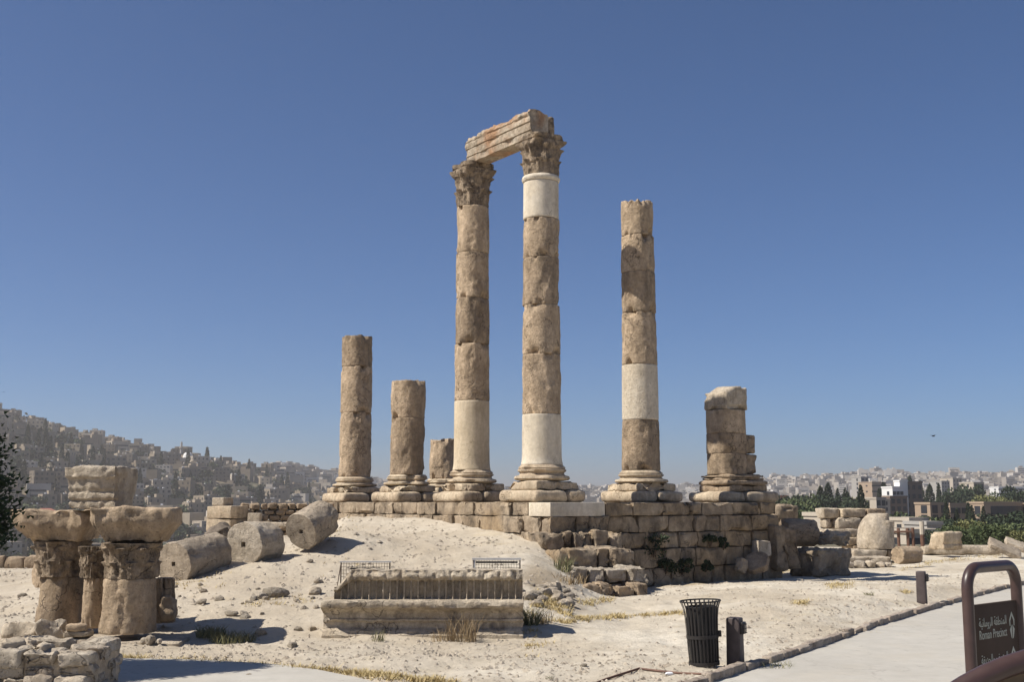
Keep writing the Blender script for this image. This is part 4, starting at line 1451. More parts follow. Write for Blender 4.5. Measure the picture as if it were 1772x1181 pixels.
# ------------------------------------------------------------------ bin, bollards, signs
def litter_bin():
    p = gnd(1219, 1157, 0.0)
    r = thing('litter_bin', 'black slatted metal litter bin with a flared rim by the kerb', 'litter bin', (p.x, p.y, near_h(p.x, p.y) - 0.01), 0)
    r.rotation_euler = (0, RAD(-2.5), 0)
    S = MB
    lin = MB()
    zs = [0.04, 0.3, 0.6, 0.83]
    def RL(z): return 0.185 + 0.04 * z
    vs, fs = lathe([0.04, 0.2, 0.4, 0.6, 0.84, 0.845, 0.6, 0.2, 0.08], 28, lambda q, z, t: RL(z) - (0.006 if t > 0.6 else 0))
    lin.add(vs[:9 * 28], fs[:8 * 28]).build('liner', LINER, r)
    for i in range(26):
        q = 2 * pi * i / 26
        path = [(0.205, 0.03), (0.215, 0.25), (0.222, 0.5), (0.232, 0.68), (0.252, 0.82), (0.287, 0.915)]
        mb = MB()
        vs, fs = [], []
        for (rad, z) in path:
            for (dr, dt) in ((0, -.0115), (0, .0115), (.005, .0115), (.005, -.0115)):
                x, y = rad + dr, dt
                vs.append((x * cos(q) - y * sin(q), x * sin(q) + y * cos(q), z))
        for j in range(len(path) - 1):
            for k in range(4):
                k2 = (k + 1) % 4
                fs.append((j * 4 + k, j * 4 + k2, (j + 1) * 4 + k2, (j + 1) * 4 + k)[::-1])
        mb.add(vs, fs).build('slat', BINM, r, smooth=False)
    def ring(R_, z, hgt, name='hoop'):
        pts = [(R_ * cos(2 * pi * k / 40), R_ * sin(2 * pi * k / 40), z) for k in range(41)]
        m = MB()
        vs, fs = [], []
        for k in range(40):
            q = 2 * pi * k / 40
            for (dr, dz) in ((-.004, -hgt / 2), (.004, -hgt / 2), (.004, hgt / 2), (-.004, hgt / 2)):
                vs.append(((R_ + dr) * cos(q), (R_ + dr) * sin(q), z + dz))
        for k in range(40):
            k2 = (k + 1) % 40
            for c in range(4):
                c2 = (c + 1) % 4
                fs.append((k * 4 + c, k2 * 4 + c, k2 * 4 + c2, k * 4 + c2))
        m.add(vs, fs).build(name, BINM, r)
    ring(0.292, 0.915, 0.022, 'rim')
    ring(0.226, 0.42, 0.05)
    ring(0.216, 0.045, 0.05)
    vs, fs = block(0.05, 0.03, 0.09, 0.01, 0.0, 1, 0, 0.05)
    MB().add(vs, fs, 0, Matrix.Translation((0.25, 0, 0.40))).build('lock', BINM, r)
litter_bin()

def bollard(px, py, label, rz):
    p = gnd(px, py, 0.02)
    r = thing('bollard_light', label, 'bollard', (p.x, p.y, near_h(p.x, p.y) - 0.03), rz, 'bollard lights along the kerb')
    vs, fs = block(0.20, 0.20, 0.76, 0.02, 0.001, 1, 0, 0.1)
    vs = [(x * lerp(1.08, 1, z / .76), y * lerp(1.08, 1, z / .76), z if z < 0.7 else z - 0.9 * (max(0, abs(x) - 0.05)) ** 2 * 3) for x, y, z in vs]
    MB().add(vs, fs).build('post', BOLL, r)
    h = MB()
    vs, fs = block(0.05, 0.15, 0.17, 0.012, 0.002, 3, 2, 0.05)
    h.add(vs, fs, 0, Matrix.Translation((0.125, 0, 0.53)))
    for k in range(3):
        h.tube([(0.15, -0.07, 0.55 + k * 0.06), (0.172, -0.03, 0.55 + k * .06), (0.172, 0.03, 0.55 + k * .06), (0.15, 0.07, 0.55 + k * .06)], 0.006, 6)
    hd = h.build('lamp_head', BINM, r)
    vs, fs = block(0.02, 0.10, 0.11, 0.008, 0.003, 8, 2, 0.04)
    MB().add(vs, fs, 0, Matrix.Translation((0.155, 0, 0.56))).build('lamp_lens', GLASS, hd)
bollard(1273, 1152, 'brown square bollard light standing beside the litter bin', RAD(-28))
bollard(1596, 1047, 'brown square bollard light farther up the kerb near the hoop sign', RAD(-28))

def text_mesh(body, size, parent, M, mat, name):
    c = bpy.data.curves.new('lettering', 'FONT')
    c.body = body
    c.size = size
    c.extrude = 0.001
    o = bpy.data.objects.new('lettering', c)
    COL.objects.link(o)
    bpy.context.view_layer.update()
    me = bpy.data.meshes.new_from_object(o.evaluated_get(bpy.context.evaluated_depsgraph_get()))
    bpy.data.objects.remove(o)
    xs = [v.co.x for v in me.vertices]; 
    x0, x1 = min(xs), max(xs)
    me.transform(Matrix.Translation((-x0, 0, 0)))
    me.materials.clear(); me.materials.append(mat)
    w = x1 - x0
    m = bpy.data.objects.new(name, me)
    COL.objects.link(m)
    m.parent = parent
    return m, w

def hoop_sign(label, a, b_, ztop, zbot, gap, panel_mat, texts, tr=0.047, rad=0.17, pdown=2.0, cat='sign'):
    d = Vector((b_.x - a.x, b_.y - a.y, 0))
    Wd = d.length
    ang = atan2(d.y, d.x)
    r = thing('hoop_sign', label, cat, (a.x, a.y, zbot), ang)
    H = ztop - zbot - tr
    pts = [(0, 0, 0), (0, 0, (H - rad) * .5)]
    for k in range(11):
        q = pi - k / 10 * pi / 2
        pts.append((rad + rad * cos(q), 0, H - rad + rad * sin(q)))
    for k in range(11):
        q = pi / 2 - k / 10 * pi / 2
        pts.append((Wd - rad + rad * cos(q), 0, H - rad + rad * sin(q)))
    pts += [(Wd, 0, (H - rad) * .5), (Wd, 0, 0)]
    MB().tube(pts, tr, 20).build('hoop_frame', BROWN, r, angle=None)
    pt = H - gap
    vs, fs = block(Wd - 2 * tr + 0.012, 0.03, min(pdown, pt - 0.06), 0.004, 0, 1, 0, 0.3)
    pz = pt - min(pdown, pt - 0.06)
    pan = MB().add(vs, fs, 0, Matrix.Translation((Wd / 2, 0, pz))).build('panel', panel_mat, r)
    if texts:
        def put(body, size, xl, z, width):
            m, w = text_mesh(body, size, pan, None, LETTER, 'lettering')
            s_ = width / w
            m.location = (xl, -0.0175, z)
            m.rotation_euler = (pi / 2, 0, 0)
            m.scale = (s_, 1, 1)
        ar1 = '\ufe8d\ufedf\ufee4\ufee8\ufec4\ufed8\ufe94 \ufe8d\ufedf\ufeae\ufeed\ufee3\ufe8e\ufee7\ufef4\ufe94'[::-1]
        ar2 = '\ufe8d\ufedf\ufee4\ufe98\ufea4\ufed2 \ufeed\ufe8d\ufedf\ufea4\ufeaa\ufef3\ufed8\ufe94'[::-1]
        ww = Wd - 2 * tr
        x0 = tr + ww * 0.11
        put(ar1, 0.10, x0, pt - 0.185, ww * 0.62)
        put('Roman Precinct', 0.105, x0, pt - 0.285, ww * 0.62)
        put(ar2, 0.10, x0 + 0.01, pt - 0.485, ww * 0.60)
        for k, zc in enumerate((pt - 0.21, pt - 0.50)):
            cx = tr + ww * 0.86
            mb = MB()
            def poly(ps): mb.add([(cx + x, -0.0172, zc + z) for x, z in ps], [tuple(range(len(ps)))])
            poly([(-0.045, 0.0), (-0.05, 0.05), (0, 0.12), (0, 0.085), (-0.03, 0.04), (-0.03, 0.0)])
            poly([(0.045, 0.0), (0.03, 0.0), (0.03, 0.04), (0, 0.085), (0, 0.12), (0.05, 0.05)])
            poly([(-0.006, 0.01), (-0.045, -0.03), (-0.02, -0.10), (-0.006, -0.11)])
            poly([(0.006, 0.01), (0.006, -0.11), (0.02, -0.10), (0.045, -0.03)])
            mb.build('arrow_symbol', LETTER, pan, smooth=False)
    return r
sa = at(1677, 1080, 9.7); sb = at(1761, 1060, 10.3)
hoop_sign('brown hoop shaped sign with Arabic and English wording pointing to the Roman Precinct', sa, sb, zat(972, 9.95), 0.32, 0.30, BROWN_D, True)
# nearer hoop whose top corner rises into the bottom right of the frame
def arch_frame():
    D = 4.75
    c = at(1885, 1112, D)
    R_ = 1.22
    zb = 0.70
    r = thing('arch_frame', 'nearer arched brown tube with a tan board, cut off by the bottom right corner', 'sign frame', (c.x, c.y, zb), RAD(8))
    zc = c.z - 0.035 - R_ - zb
    def arc(rad, k=48, lo=-0.08): return [(-rad * cos(pi * lo + pi * (1 - 2 * lo) * i / k), 0, zc + rad * sin(pi * lo + pi * (1 - 2 * lo) * i / k)) for i in range(k + 1)]
    MB().tube(arc(R_), 0.042, 18).build('arch_tube', BROWN, r, angle=None)
    MB().tube([(x, -0.012, z) for x, y, z in arc(R_ - 0.105, 48, 0.0)], 0.010, 10).build('inner_rail', BOLL, r, angle=None)
    o = arc(R_ - 0.01, 48, 0.0)
    vs = [(x, 0.012, z) for x, y, z in o] + [(x, 0.03, z) for x, y, z in o]
    n = len(o)
    fs = [tuple(range(n))[::-1], tuple(range(n, 2 * n))] + [(i, i + 1, n + i + 1, n + i) for i in range(n - 1)]
    MB().add(vs, fs).build('board', TANP, r, smooth=False)
arch_frame()

# ------------------------------------------------------------------ vegetation
def leaf_cloud(mb, c, rad, n, size, rnd, thin=1.0, mi=0, shell=0.35):
    for _ in range(n):
        while True:
            d = Vector((rnd.uniform(-1, 1), rnd.uniform(-1, 1), rnd.uniform(-1, 1)))
            if 0.05 < d.length < 1: break
        d = d.normalized() * (d.length ** shell)
        p = Vector((c[0] + d.x * rad[0], c[1] + d.y * rad[1], c[2] + d.z * rad[2]))
        a = Vector((rnd.gauss(0, 1), rnd.gauss(0, 1), rnd.gauss(0, 1))).normalized()
        b_ = a.cross(Vector((rnd.gauss(0, 1), rnd.gauss(0, 1), rnd.gauss(0, 1)))).normalized()
        s_ = size * rnd.uniform(0.6, 1.3)
        a *= s_; b_ *= s_ * 0.55 * thin
        mb.add([p - a, p - b_ * 0.9 + a * 0.1, p + a, p + b_], [(0, 1, 2, 3)], mi)

def trunk_mesh(h, r, rnd, limbs=4, reach=1.5, lean=0.2):
    mb = MB()
    pts = [Vector((0, 0, -0.8)), Vector((rnd.uniform(-lean, lean) * .3, rnd.uniform(-lean, lean) * .3, h * .4)), Vector((rnd.uniform(-lean, lean), rnd.uniform(-lean, lean), h))]
    mb.tube(pts, [r * 1.2, r * .85, r * .45], 7)
    for k in range(limbs):
        q = 2 * pi * k / max(1, limbs) + rnd.uniform(-.4, .4)
        s_ = pts[1].lerp(pts[2], rnd.uniform(.2, .9))
        mb.tube([s_, s_ + Vector((cos(q) * reach * .5, sin(q) * reach * .5, reach * .4)), s_ + Vector((cos(q) * reach, sin(q) * reach, reach * .9))], [r * .45, r * .3, r * .12], 5)
    return mb

def broadleaf(seed, h, w, n=2600, size=0.34):
    rnd = random.Random(seed)
    tr = trunk_mesh(h * .55, h * .03, rnd, 5, w * .35)
    cr = MB()
    ncl = 13
    for k in range(ncl):
        q = rnd.uniform(0, 2 * pi); rr = rnd.uniform(0.1, 0.75) * w / 2
        z = h * rnd.uniform(0.38, 0.86)
        s_ = w * rnd.uniform(0.16, 0.27)
        leaf_cloud(cr, (rr * cos(q), rr * sin(q), z), (s_, s_, s_ * .8), n // ncl, size, rnd)
    leaf_cloud(cr, (0, 0, h * .62), (w * .42, w * .42, h * .32), n // 6, size, rnd)
    return tr, cr

def cypress(seed, h, w, n=1700, size=0.30):
    rnd = random.Random(seed)
    tr = trunk_mesh(h * .8, h * .015, rnd, 0)
    cr = MB()
    for _ in range(n):
        t = rnd.random() ** 0.75
        z = h * (0.05 + 0.95 * (1 - t) ** 0.9)
        u = z / h
        prof = (1 - u) ** 0.55 * min(1, 0.55 + u * 3)
        q = rnd.uniform(0, 2 * pi)
        lump = 1 + 0.28 * nz(cos(q) * 1.2 + seed, sin(q) * 1.2, z * 0.6)
        rr = w / 2 * prof * lump * sqrt(rnd.uniform(0.3, 1))
        p = Vector((rr * cos(q), rr * sin(q), z))
        a = Vector((cos(q) * .5 + rnd.gauss(0, .4), sin(q) * .5 + rnd.gauss(0, .4), 1)).normalized() * size * rnd.uniform(.7, 1.4)
        b_ = a.cross(Vector((rnd.gauss(0, 1), rnd.gauss(0, 1), rnd.gauss(0, 1)))).normalized() * size * .45
        cr.add([p - a * .6, p - b_, p + a, p + b_], [(0, 1, 2, 3)])
    return tr, cr

def tree_thing(name, label, gen, leaf, loc, rz=0, group=None, s=1.0):
    tr, cr = gen
    o = thing(name, label, 'tree', loc, rz, group)
    tr.build('trunk', BARK, o)
    cr.build('crown', leaf, o, smooth=False)
    o.scale = (s, s, s)
    return o

# near conifer whose edge enters the frame at the left
def near_tree():
    rnd = random.Random(77)
    x0, y0 = -8.38, 16.1
    o = thing('conifer_tree', 'dark green conifer entering the left edge of the picture above the rubble wall', 'tree', (x0, y0, -0.05))
    tr = MB().tube([(0, 0, -0.3), (0.05, 0, 2.0), (0, 0.03, 5.2)], [0.16, 0.11, 0.02], 9)
    cr = MB()
    for k in range(270):
        z = 1.45 + 3.9 * (k / 270) ** 1.5
        q = k * 2.399 + rnd.uniform(-.3, .3)
        R_ = (1.75 * min(1, (z - 0.9) / 0.9) * max(.05, 1 - ((z - 1.2) / 4.4)) ** 0.75) * rnd.uniform(.72, 1.0)
        d = Vector((cos(q), sin(q), 0))
        tip = d * R_ + Vector((0, 0, z + 0.25 * R_))
        root = Vector((0, 0, z - 0.1))
        mid = root.lerp(tip, .6) - Vector((0, 0, .08))
        tr.tube([root, mid, tip], [0.022, 0.014, 0.005], 4)
        for _ in range(360):
            t = rnd.uniform(.3, 1.0)
            c = root.lerp(tip, t) + Vector((rnd.gauss(0, .11), rnd.gauss(0, .11), rnd.gauss(0, .10)))
            a = (d * rnd.uniform(.2, 1) + Vector((rnd.gauss(0, .6), rnd.gauss(0, .6), rnd.uniform(.0, .8)))).normalized() * rnd.uniform(.05, .10)
            b_ = a.cross(Vector((rnd.gauss(0, 1), rnd.gauss(0, 1), rnd.gauss(0, 1)))).normalized() * .026
            cr.add([c - b_, c + a, c + b_], [(0, 1, 2)])
    tr.build('trunk', BARK, o)
    cr.build('crown', LEAF_N, o, smooth=False)
near_tree()

# mid-distance trees right of the podium
BRO = [tree_thing('broadleaf_tree', 'x', broadleaf(s_, 9, 9.5), lm, (0, 0, 0)) for s_, lm in ((1, LEAF_D), (2, LEAF_M), (3, LEAF_O), (4, LEAF_D))]
CYP = [tree_thing('cypress_tree', 'x', cypress(s_, 15, 3.6), LEAF_D, (0, 0, 0)) for s_ in (5, 6)]
CYP.append(tree_thing('conifer_tree', 'x', cypress(9, 13, 5.6, 2000, .36), LEAF_D, (0, 0, 0)))
used = set()
def put_tree(proto, px, ytop, D, hproto, label, group=None, zoff=0.0, wide=1.0):
    p = at(px, ytop, D)
    zb = ground_z(p.x, p.y)
    zb -= 0.3
    s_ = max(0.3, (p.z - zb) / hproto)
    o = proto if id(proto) not in used else dup(proto)
    used.add(id(proto))
    o.location = (p.x, p.y, zb)
    o.rotation_euler = (0, 0, (px * 7.7) % 6.28)
    w = min(s_ * wide, 1.15)
    o.scale = (w, w, s_)
    o['label'] = label
    if group: o['group'] = group
    elif 'group' in o: del o['group']
    return o
midtrees = [
    # conifers on the skyline: proto, px, ytop, D
    (CYP[2], 1420, 842, 330, 13, 'dark pointed conifer left of the skyline group behind the flat topped ruin'),
    (CYP[2], 1432, 837, 335, 13, 'tallest dark conifer of the pair left of the skyline cypresses'),
    (CYP[0], 1449, 846, 330, 15, 'slim cypress just right of the dark conifer pair'),
    (CYP[0], 1462, 845, 345, 15, 'slim cypress in the middle of the skyline trees'),
    (CYP[1], 1467, 852, 335, 15, 'short slim cypress at the right of the skyline trees'),
    (CYP[1], 1489, 840, 270, 15, 'isolated tall cypress behind the overhanging ruin slab'),
    (CYP[2], 1528, 835, 420, 13, 'dark conifer left of the white tower'),
    (CYP[0], 1521, 846, 400, 15, 'lower dark cypress at the foot of the white tower, left side'),
    (CYP[2], 1574, 824, 470, 13, 'tall conifer rising behind the white tower'),
    (CYP[2], 1591, 833, 450, 13, 'dark conifer right of the white tower'),
    (CYP[2], 1608, 838, 430, 13, 'broad dark conifer above the brown building'),
    (CYP[0], 1624, 837, 440, 15, 'slender dark conifer right of the broad one above the brown building'),
    (CYP[1], 1637, 868, 250, 15, 'thin cypress in front of the brown building end wall'),
    (CYP[0], 1675, 871, 255, 15, 'cypress before the pale wall corner of the tan building'),
    (CYP[1], 1681, 875, 250, 15, 'second cypress before the pale wall corner of the tan building'),
    (CYP[0], 1701, 877, 245, 15, 'cypress before the windows of the tan building'),
    (CYP[1], 1655, 880, 250, 15, 'dark narrow tree between the brown and the tan building'),
]
for pr, px, yt, D, hp, lb in midtrees:
    put_tree(pr, px, yt, D, hp, lb)
round_trees = [
    (0, 1335, 868, 260, 'dark bushy tree next to the right end of the podium'), (0, 1352, 856, 300, 'dark bushy tree above the fallen shaft'), (1, 1372, 862, 280, 'green tree above the fallen column shaft'),
    (2, 1375, 874, 230, 'lighter olive tree low above the fallen shaft'), (0, 1392, 858, 310, 'dark round tree left of the conifers'), (3, 1408, 862, 300, 'dark tree below the conifer pair'),
    (1, 1400, 878, 220, 'green tree above the rear of the fallen shaft'), (3, 1440, 860, 310, 'dark tree between conifers and cypresses'), (3, 1462, 866, 300, 'dark leafy tree below the skyline cypresses'), (2, 1477, 861, 320, 'olive tree beside the isolated cypress'),
    (3, 1355, 880, 210, 'dark shrubby tree at the hilltop edge'), (1, 1415, 885, 200, 'shaded green tree left of the overhanging ruin slab'),
    (0, 1665, 846, 400, 'big dark tree on the skyline right of centre'), (3, 1680, 842, 410, 'tallest dark round tree on the right skyline'), (0, 1648, 852, 390, 'dark tree at the left of the right skyline clump'),
    (2, 1705, 857, 330, 'pale olive tree behind the tan building'), (2, 1722, 858, 335, 'second pale olive tree behind the tan building'), (0, 1740, 853, 350, 'dark round tree behind the tan building'), (3, 1765, 846, 340, 'dark tree at the right edge of the skyline'),
    (2, 1686, 865, 320, 'small olive tree on the left of the pale pair'), (2, 1735, 864, 310, 'light bush against the right end of the tan roof'),
    (1, 1600, 893, 190, 'green tree in front of the brown building, left'), (3, 1612, 900, 180, 'dark tree at the foot of the brown building'),
    (2, 1683, 900, 150, 'big rounded olive tree before the tan building'), (1, 1672, 915, 130, 'green tree below the rounded olive one'), (1, 1700, 916, 125, 'green bushy tree behind the tilted slabs'), (2, 1728, 913, 140, 'olive tree right of the rounded one'),
    (1, 1748, 905, 170, 'green tree below the tan facade at right'), (3, 1735, 893, 190, 'dark tree before the tan facade at right'), (3, 1660, 905, 170, 'dark tree left of the rounded olive tree'), (0, 1712, 905, 180, 'dark tree among the olive trees at right'),
    (2, 1768, 918, 130, 'olive bush at the right edge behind the slabs'), (1, 1645, 926, 110, 'low green tree behind the lone moulded block'), (3, 1768, 890, 200, 'dark tree before the right end of the tan facade'),
    (3, 1625, 920, 120, 'dark low tree left of the lone moulded block'), (1, 1715, 930, 105, 'low green tree behind the low ledge wall'),
]
for k, px, yt, D, lb in round_trees:
    put_tree(BRO[k], px, yt, D, 8.6, lb, wide=1.15)

# small weeds and shrubs
def tuft(n, h, spread, rnd, width=0.006, curl=0.5):
    mb = MB()
    for _ in range(n):
        q = rnd.uniform(0, 2 * pi); rr = spread * sqrt(rnd.random())
        b0 = Vector((rr * cos(q), rr * sin(q), -0.02))
        hh = h * rnd.uniform(.45, 1.1)
        d = Vector((rnd.gauss(0, 1), rnd.gauss(0, 1), 0)) * curl * hh * .5
        side = Vector((rnd.gauss(0, 1), rnd.gauss(0, 1), 0)).normalized() * width
        m = b0 + Vector((0, 0, hh * .55)) + d * .35
        t = b0 + Vector((0, 0, hh)) + d
        mb.add([b0 - side, b0 + side, m + side * .7, t, m - side * .7], [(0, 1, 2, 4), (4, 2, 3)])
    return mb
def weed(name, label, px, py, D, n, h, spread, mat, seed, width=0.006, curl=0.5, z=None, cat='weed', group=None):
    rnd = random.Random(seed)
    p = at(px, py, D)
    o = tuft(n, h, spread, rnd, width, curl).build(name, mat, smooth=False)
    o.location = (p.x, p.y, near_h(p.x, p.y) if z is None else z)
    return tag(o, label, cat, group)
weed('dry_weed', 'tall brown dried weed growing before the carved block', 800, 1098, 20.3, 160, 0.55, 0.25, WEEDD, 1, 0.005, .6)
weed('dry_weed', 'shorter brown dried weed at the left of the tall one before the carved block', 768, 1100, 20.2, 80, 0.28, 0.2, WEEDD, 2, .005, .8)
weed('green_weed', 'leafy green weed at the right corner of the carved block', 912, 1090, 21.6, 150, 0.38, 0.22, WEEDG, 3, .010, .8)
weed('dry_weed', 'dried stalks leaning by the right corner of the carved block', 930, 1088, 21.8, 80, 0.30, 0.3, WEEDD, 4, .006, 1)
weed('green_weed', 'thin green weed below the left half of the carved block', 655, 1105, 19.9, 40, 0.22, 0.12, WEEDG, 5, .006, .6)
weed('grass_tuft', 'tuft of dry green grass beside the kerb behind the first bollard', 1335, 1138, 17.2, 130, 0.17, 0.30, WEEDG, 6, .005, 1.1)
weed('grass_tuft', 'small pale tuft on the kerb edge farther along the path', 1508, 1083, 21.5, 50, 0.10, 0.2, DRY, 7, .006, 1.2)
weed('grass_tuft', 'little green tuft on the open gravel in front of the smooth fallen drum', 1502, 1028, 27.5, 40, 0.10, 0.12, WEEDG, 8, .008, 1.2)
weed('grass_tuft', 'little green tuft between the litter bin and the carved block', 950, 1157, 16.2, 30, 0.08, 0.08, WEEDG, 9, .005, 1.2)
weed('green_weed', 'green weed growing at the left of the stepped blocks', 975, 985, 29.0, 80, 0.42, 0.25, WEEDG, 10, .012, .8)
weed('dry_weed', 'brown dried scrub below the stepped blocks', 985, 1022, 27.5, 120, 0.28, 0.4, WEEDD, 11, .010, 1)
# bushes with leaves
def bush(label, px, py, D, w, h, leaf, seed, n=500, size=.05, z=None):
    rnd = random.Random(seed)
    p = at(px, py, D)
    o = thing('shrub', label, 'shrub', (p.x, p.y, near_h(p.x, p.y) if z is None else z))
    cr = MB()
    for k in range(11):
        q_ = rnd.uniform(.10, .24)
        leaf_cloud(cr, (rnd.uniform(-.5, .5) * w, rnd.uniform(-.2, .2) * w, h * rnd.uniform(.1, .95)), (w * q_ * 1.2, w * q_, h * q_ * 1.1), n // 11, size, rnd)
    cr.build('foliage', leaf, o, smooth=False)
    st = MB()
    for k in range(5):
        q = k * 1.3
        st.tube([(0, 0, -.05), (cos(q) * w * .15, sin(q) * w * .15, h * .3), (cos(q) * w * .3, sin(q) * w * .3, h * .6)], [.014, .010, .004], 4)
    st.build('stem', BARK, o)
weed('shrub', 'low grey green shrub of fine stems on the bare ground left of the carved block', 402, 1090, 20.5, 500, 0.20, 0.40, WEEDG, 33, .006, 1.0, cat='shrub')
weed('shrub', 'dark shaded shrub half hidden in the shadow of the ruined stumps', 366, 1090, 20.7, 350, 0.20, 0.26, WEEDG, 34, .007, .9, cat='shrub')
def wallpos(px, out):
    # a point in front of the right-hand podium face below picture column px
    best = None
    for k in range(200):
        s_ = k * 0.05
        p = PCOR + UR * s_ + NR * out
        x = IW / 2 + F * p.x / (p.y * cos(PITCH))
        if best is None or abs(x - px) < best[0]: best = (abs(x - px), p)
    return best[1]
for k, (px, py, w, h, lb) in enumerate(((1131, 962, .6, .5, 'largest dark shrub rooted in the podium wall next to the steps'), (1229, 946, .36, .3, 'dark shrub rooted in the middle of the podium wall'), (1252, 950, .2, .26, 'small hanging shrub in the podium wall joint'),
                                       (1152, 992, .42, .34, 'dark bush at the podium foot nearest the steps'), (1180, 993, .45, .34, 'dark bush in the middle of the podium foot'), (1221, 988, .3, .26, 'smallest dark bush at the podium foot'))):
    p = wallpos(px, 0.16)
    bush(lb, px, py, p.y, w * 1.15, h * 1.1, LEAF_D, 20 + k, 420, .05, z=zat(py, p.y))
    ob = bpy.data.objects[-1] if False else None

# ------------------------------------------------------------------ loose rocks and gravel
def rock_mesh(seed):
    rnd = random.Random(seed)
    bm = bmesh.new()
    bmesh.ops.create_icosphere(bm, subdivisions=2, radius=0.5)
    for v in bm.verts:
        c = v.co
        k = 1 + 0.42 * fb(c.x * 1.6 + seed * 3, c.y * 1.6, c.z * 1.6, 3)
        for _ in range(1): pass
        v.co = Vector((c.x * k * 1.25, c.y * k, c.z * k * 0.62))
    # flat broken facets
    for k in range(4):
        n = Vector((rnd.gauss(0, 1), rnd.gauss(0, 1), rnd.gauss(0, .6))).normalized()
        lim = rnd.uniform(.28, .4)
        for v in bm.verts:
            d = v.co.dot(n)
            if d > lim: v.co -= n * (d - lim)
    me = bpy.data.meshes.new('rock')
    bm.to_mesh(me); bm.free()
    return me
rock_meshes = []
for k in range(7):
    me = rock_mesh(k)
    me.materials.append(ROCKM if k % 3 else PALE)
    rock_meshes.append(me)
def put_rock(x, y, s_, k, label, group, z=None, cat='rock'):
    o = bpy.data.objects.new('rock', rock_meshes[k % 7])
    COL.objects.link(o)
    o.location = (x, y, (near_h(x, y) if z is None else z) + s_ * 0.16)
    o.rotation_euler = (0.2 * sin(k * 3), 0.2 * cos(k * 5), k * 1.7)
    o.scale = (s_, s_, s_)
    return tag(o, label, cat, group)
def gpt(px, py):
    z = 0.0
    for _ in range(12):
        p = gnd(px, py, z); z = lerp(z, near_h(p.x, p.y), 0.7)
    return p
for k, (px, py, s_, lb) in enumerate(((450, 1106, .22, 'angular brown rock standing alone left of the carved block'), (505, 1121, .18, 'pale flat rock near the path edge left of the carved block'), (515, 1082, .14, 'small rock left of the carved block, between bush and block'),
                                      (540, 1092, .17, 'dark rock touching the left end of the carved block'), (478, 1034, .42, 'flat grey rock embedded high on the bare slope'), (455, 1036, .25, 'small rock just left of the flat embedded one on the slope'),
                                      (545, 1027, .33, 'pale rock on the slope above the left end of the carved block'), (640, 945, .2, 'dark stone on the slope under the left podium wall'), (37, 1034, .2, 'dark pebble on the bare ground at the left edge'),
                                      (1010, 1155, .10, 'tiny dark rock on the bare ground left of the litter bin'), (430, 1175, .12, 'small dark rock on the border of the left path'))):
    p = gpt(px, py)
    put_rock(p.x, p.y, s_, k, lb, None)
rnd = random.Random(99)
cnt = 0
while cnt < 46:          # rubble field beside the stepped blocks
    px, py = rnd.uniform(905, 985), rnd.uniform(935, 1040)
    if px > 925 + (py - 935) * .62 + 25: continue
    p = gpt(px, py)
    if p.y < 23.5: continue
    put_rock(p.x, p.y, rnd.uniform(.10, .34), cnt, 'loose angular stone among the rubble spilling beside the stepped blocks', 'rubble beside the stepped blocks')
    cnt += 1
cnt = 0
while cnt < 70:
    px, py = rnd.uniform(300, 930), rnd.uniform(915, 1075)
    lo = 1015 - (px - 300) * 0.20
    if py < lo: continue
    p = gpt(px, py)
    if p.y < 22: continue
    put_rock(p.x, p.y, rnd.uniform(.07, .22), cnt, 'small limestone rock lying loose on the dusty slope left of the podium', 'loose rocks on the slope')
    cnt += 1

def gravel():
    rnd = random.Random(4)
    mb = MB()
    n = 0
    while n < 9000:
        phi = RAD(rnd.uniform(-25, 25)); r = exp(rnd.uniform(math.log(13), math.log(50)))
        x, y = r * sin(phi), r * cos(phi)
        if x > 0 and x > right_edge(y) + (0.12 if rnd.random() < .9 else -1): 
            if rnd.random() > 0.03: continue
        if x < 2 and y < left_edge(x) and y < 19 and rnd.random() > .03: continue
        if nz(x * .25, y * .25, 8) < rnd.uniform(-.5, .35): continue
        rel = Vector((x, y, 0)) - PCOR
        if rel.dot(NR) < 0 and rel.dot(UL) > -0.1 and rel.dot(UR) > -0.05 and y > 30: continue
        s_ = 0.012 * exp(rnd.uniform(0, 1.7) + (0.5 * rnd.random() if y > 22 and x < 2 else 0))
        z = near_h(x, y)
        q = rnd.uniform(0, 6.28)
        ps = []
        for (a, b_, c) in ((1, 0, 0), (.35, .8, .1), (-.8, .5, 0), (-.7, -.6, .05), (.3, -.9, 0), (.1, .1, .75), (-.2, -.1, .7)):
            j = rnd.uniform(.7, 1.25)
            ps.append((x + s_ * j * (a * cos(q) - b_ * sin(q)), y + s_ * j * (a * sin(q) + b_ * cos(q)), z - s_ * .12 + s_ * j * c * .85))
        mb.add(ps, [(0, 1, 5), (1, 2, 6), (1, 6, 5), (2, 3, 6), (3, 4, 6), (4, 5, 6), (4, 0, 5)])
        n += 1
    o = mb.build('gravel', GRAVELM, smooth=False)
    tag(o, 'loose gravel and stone chips over the dusty ground', 'gravel', kind='stuff')
gravel()

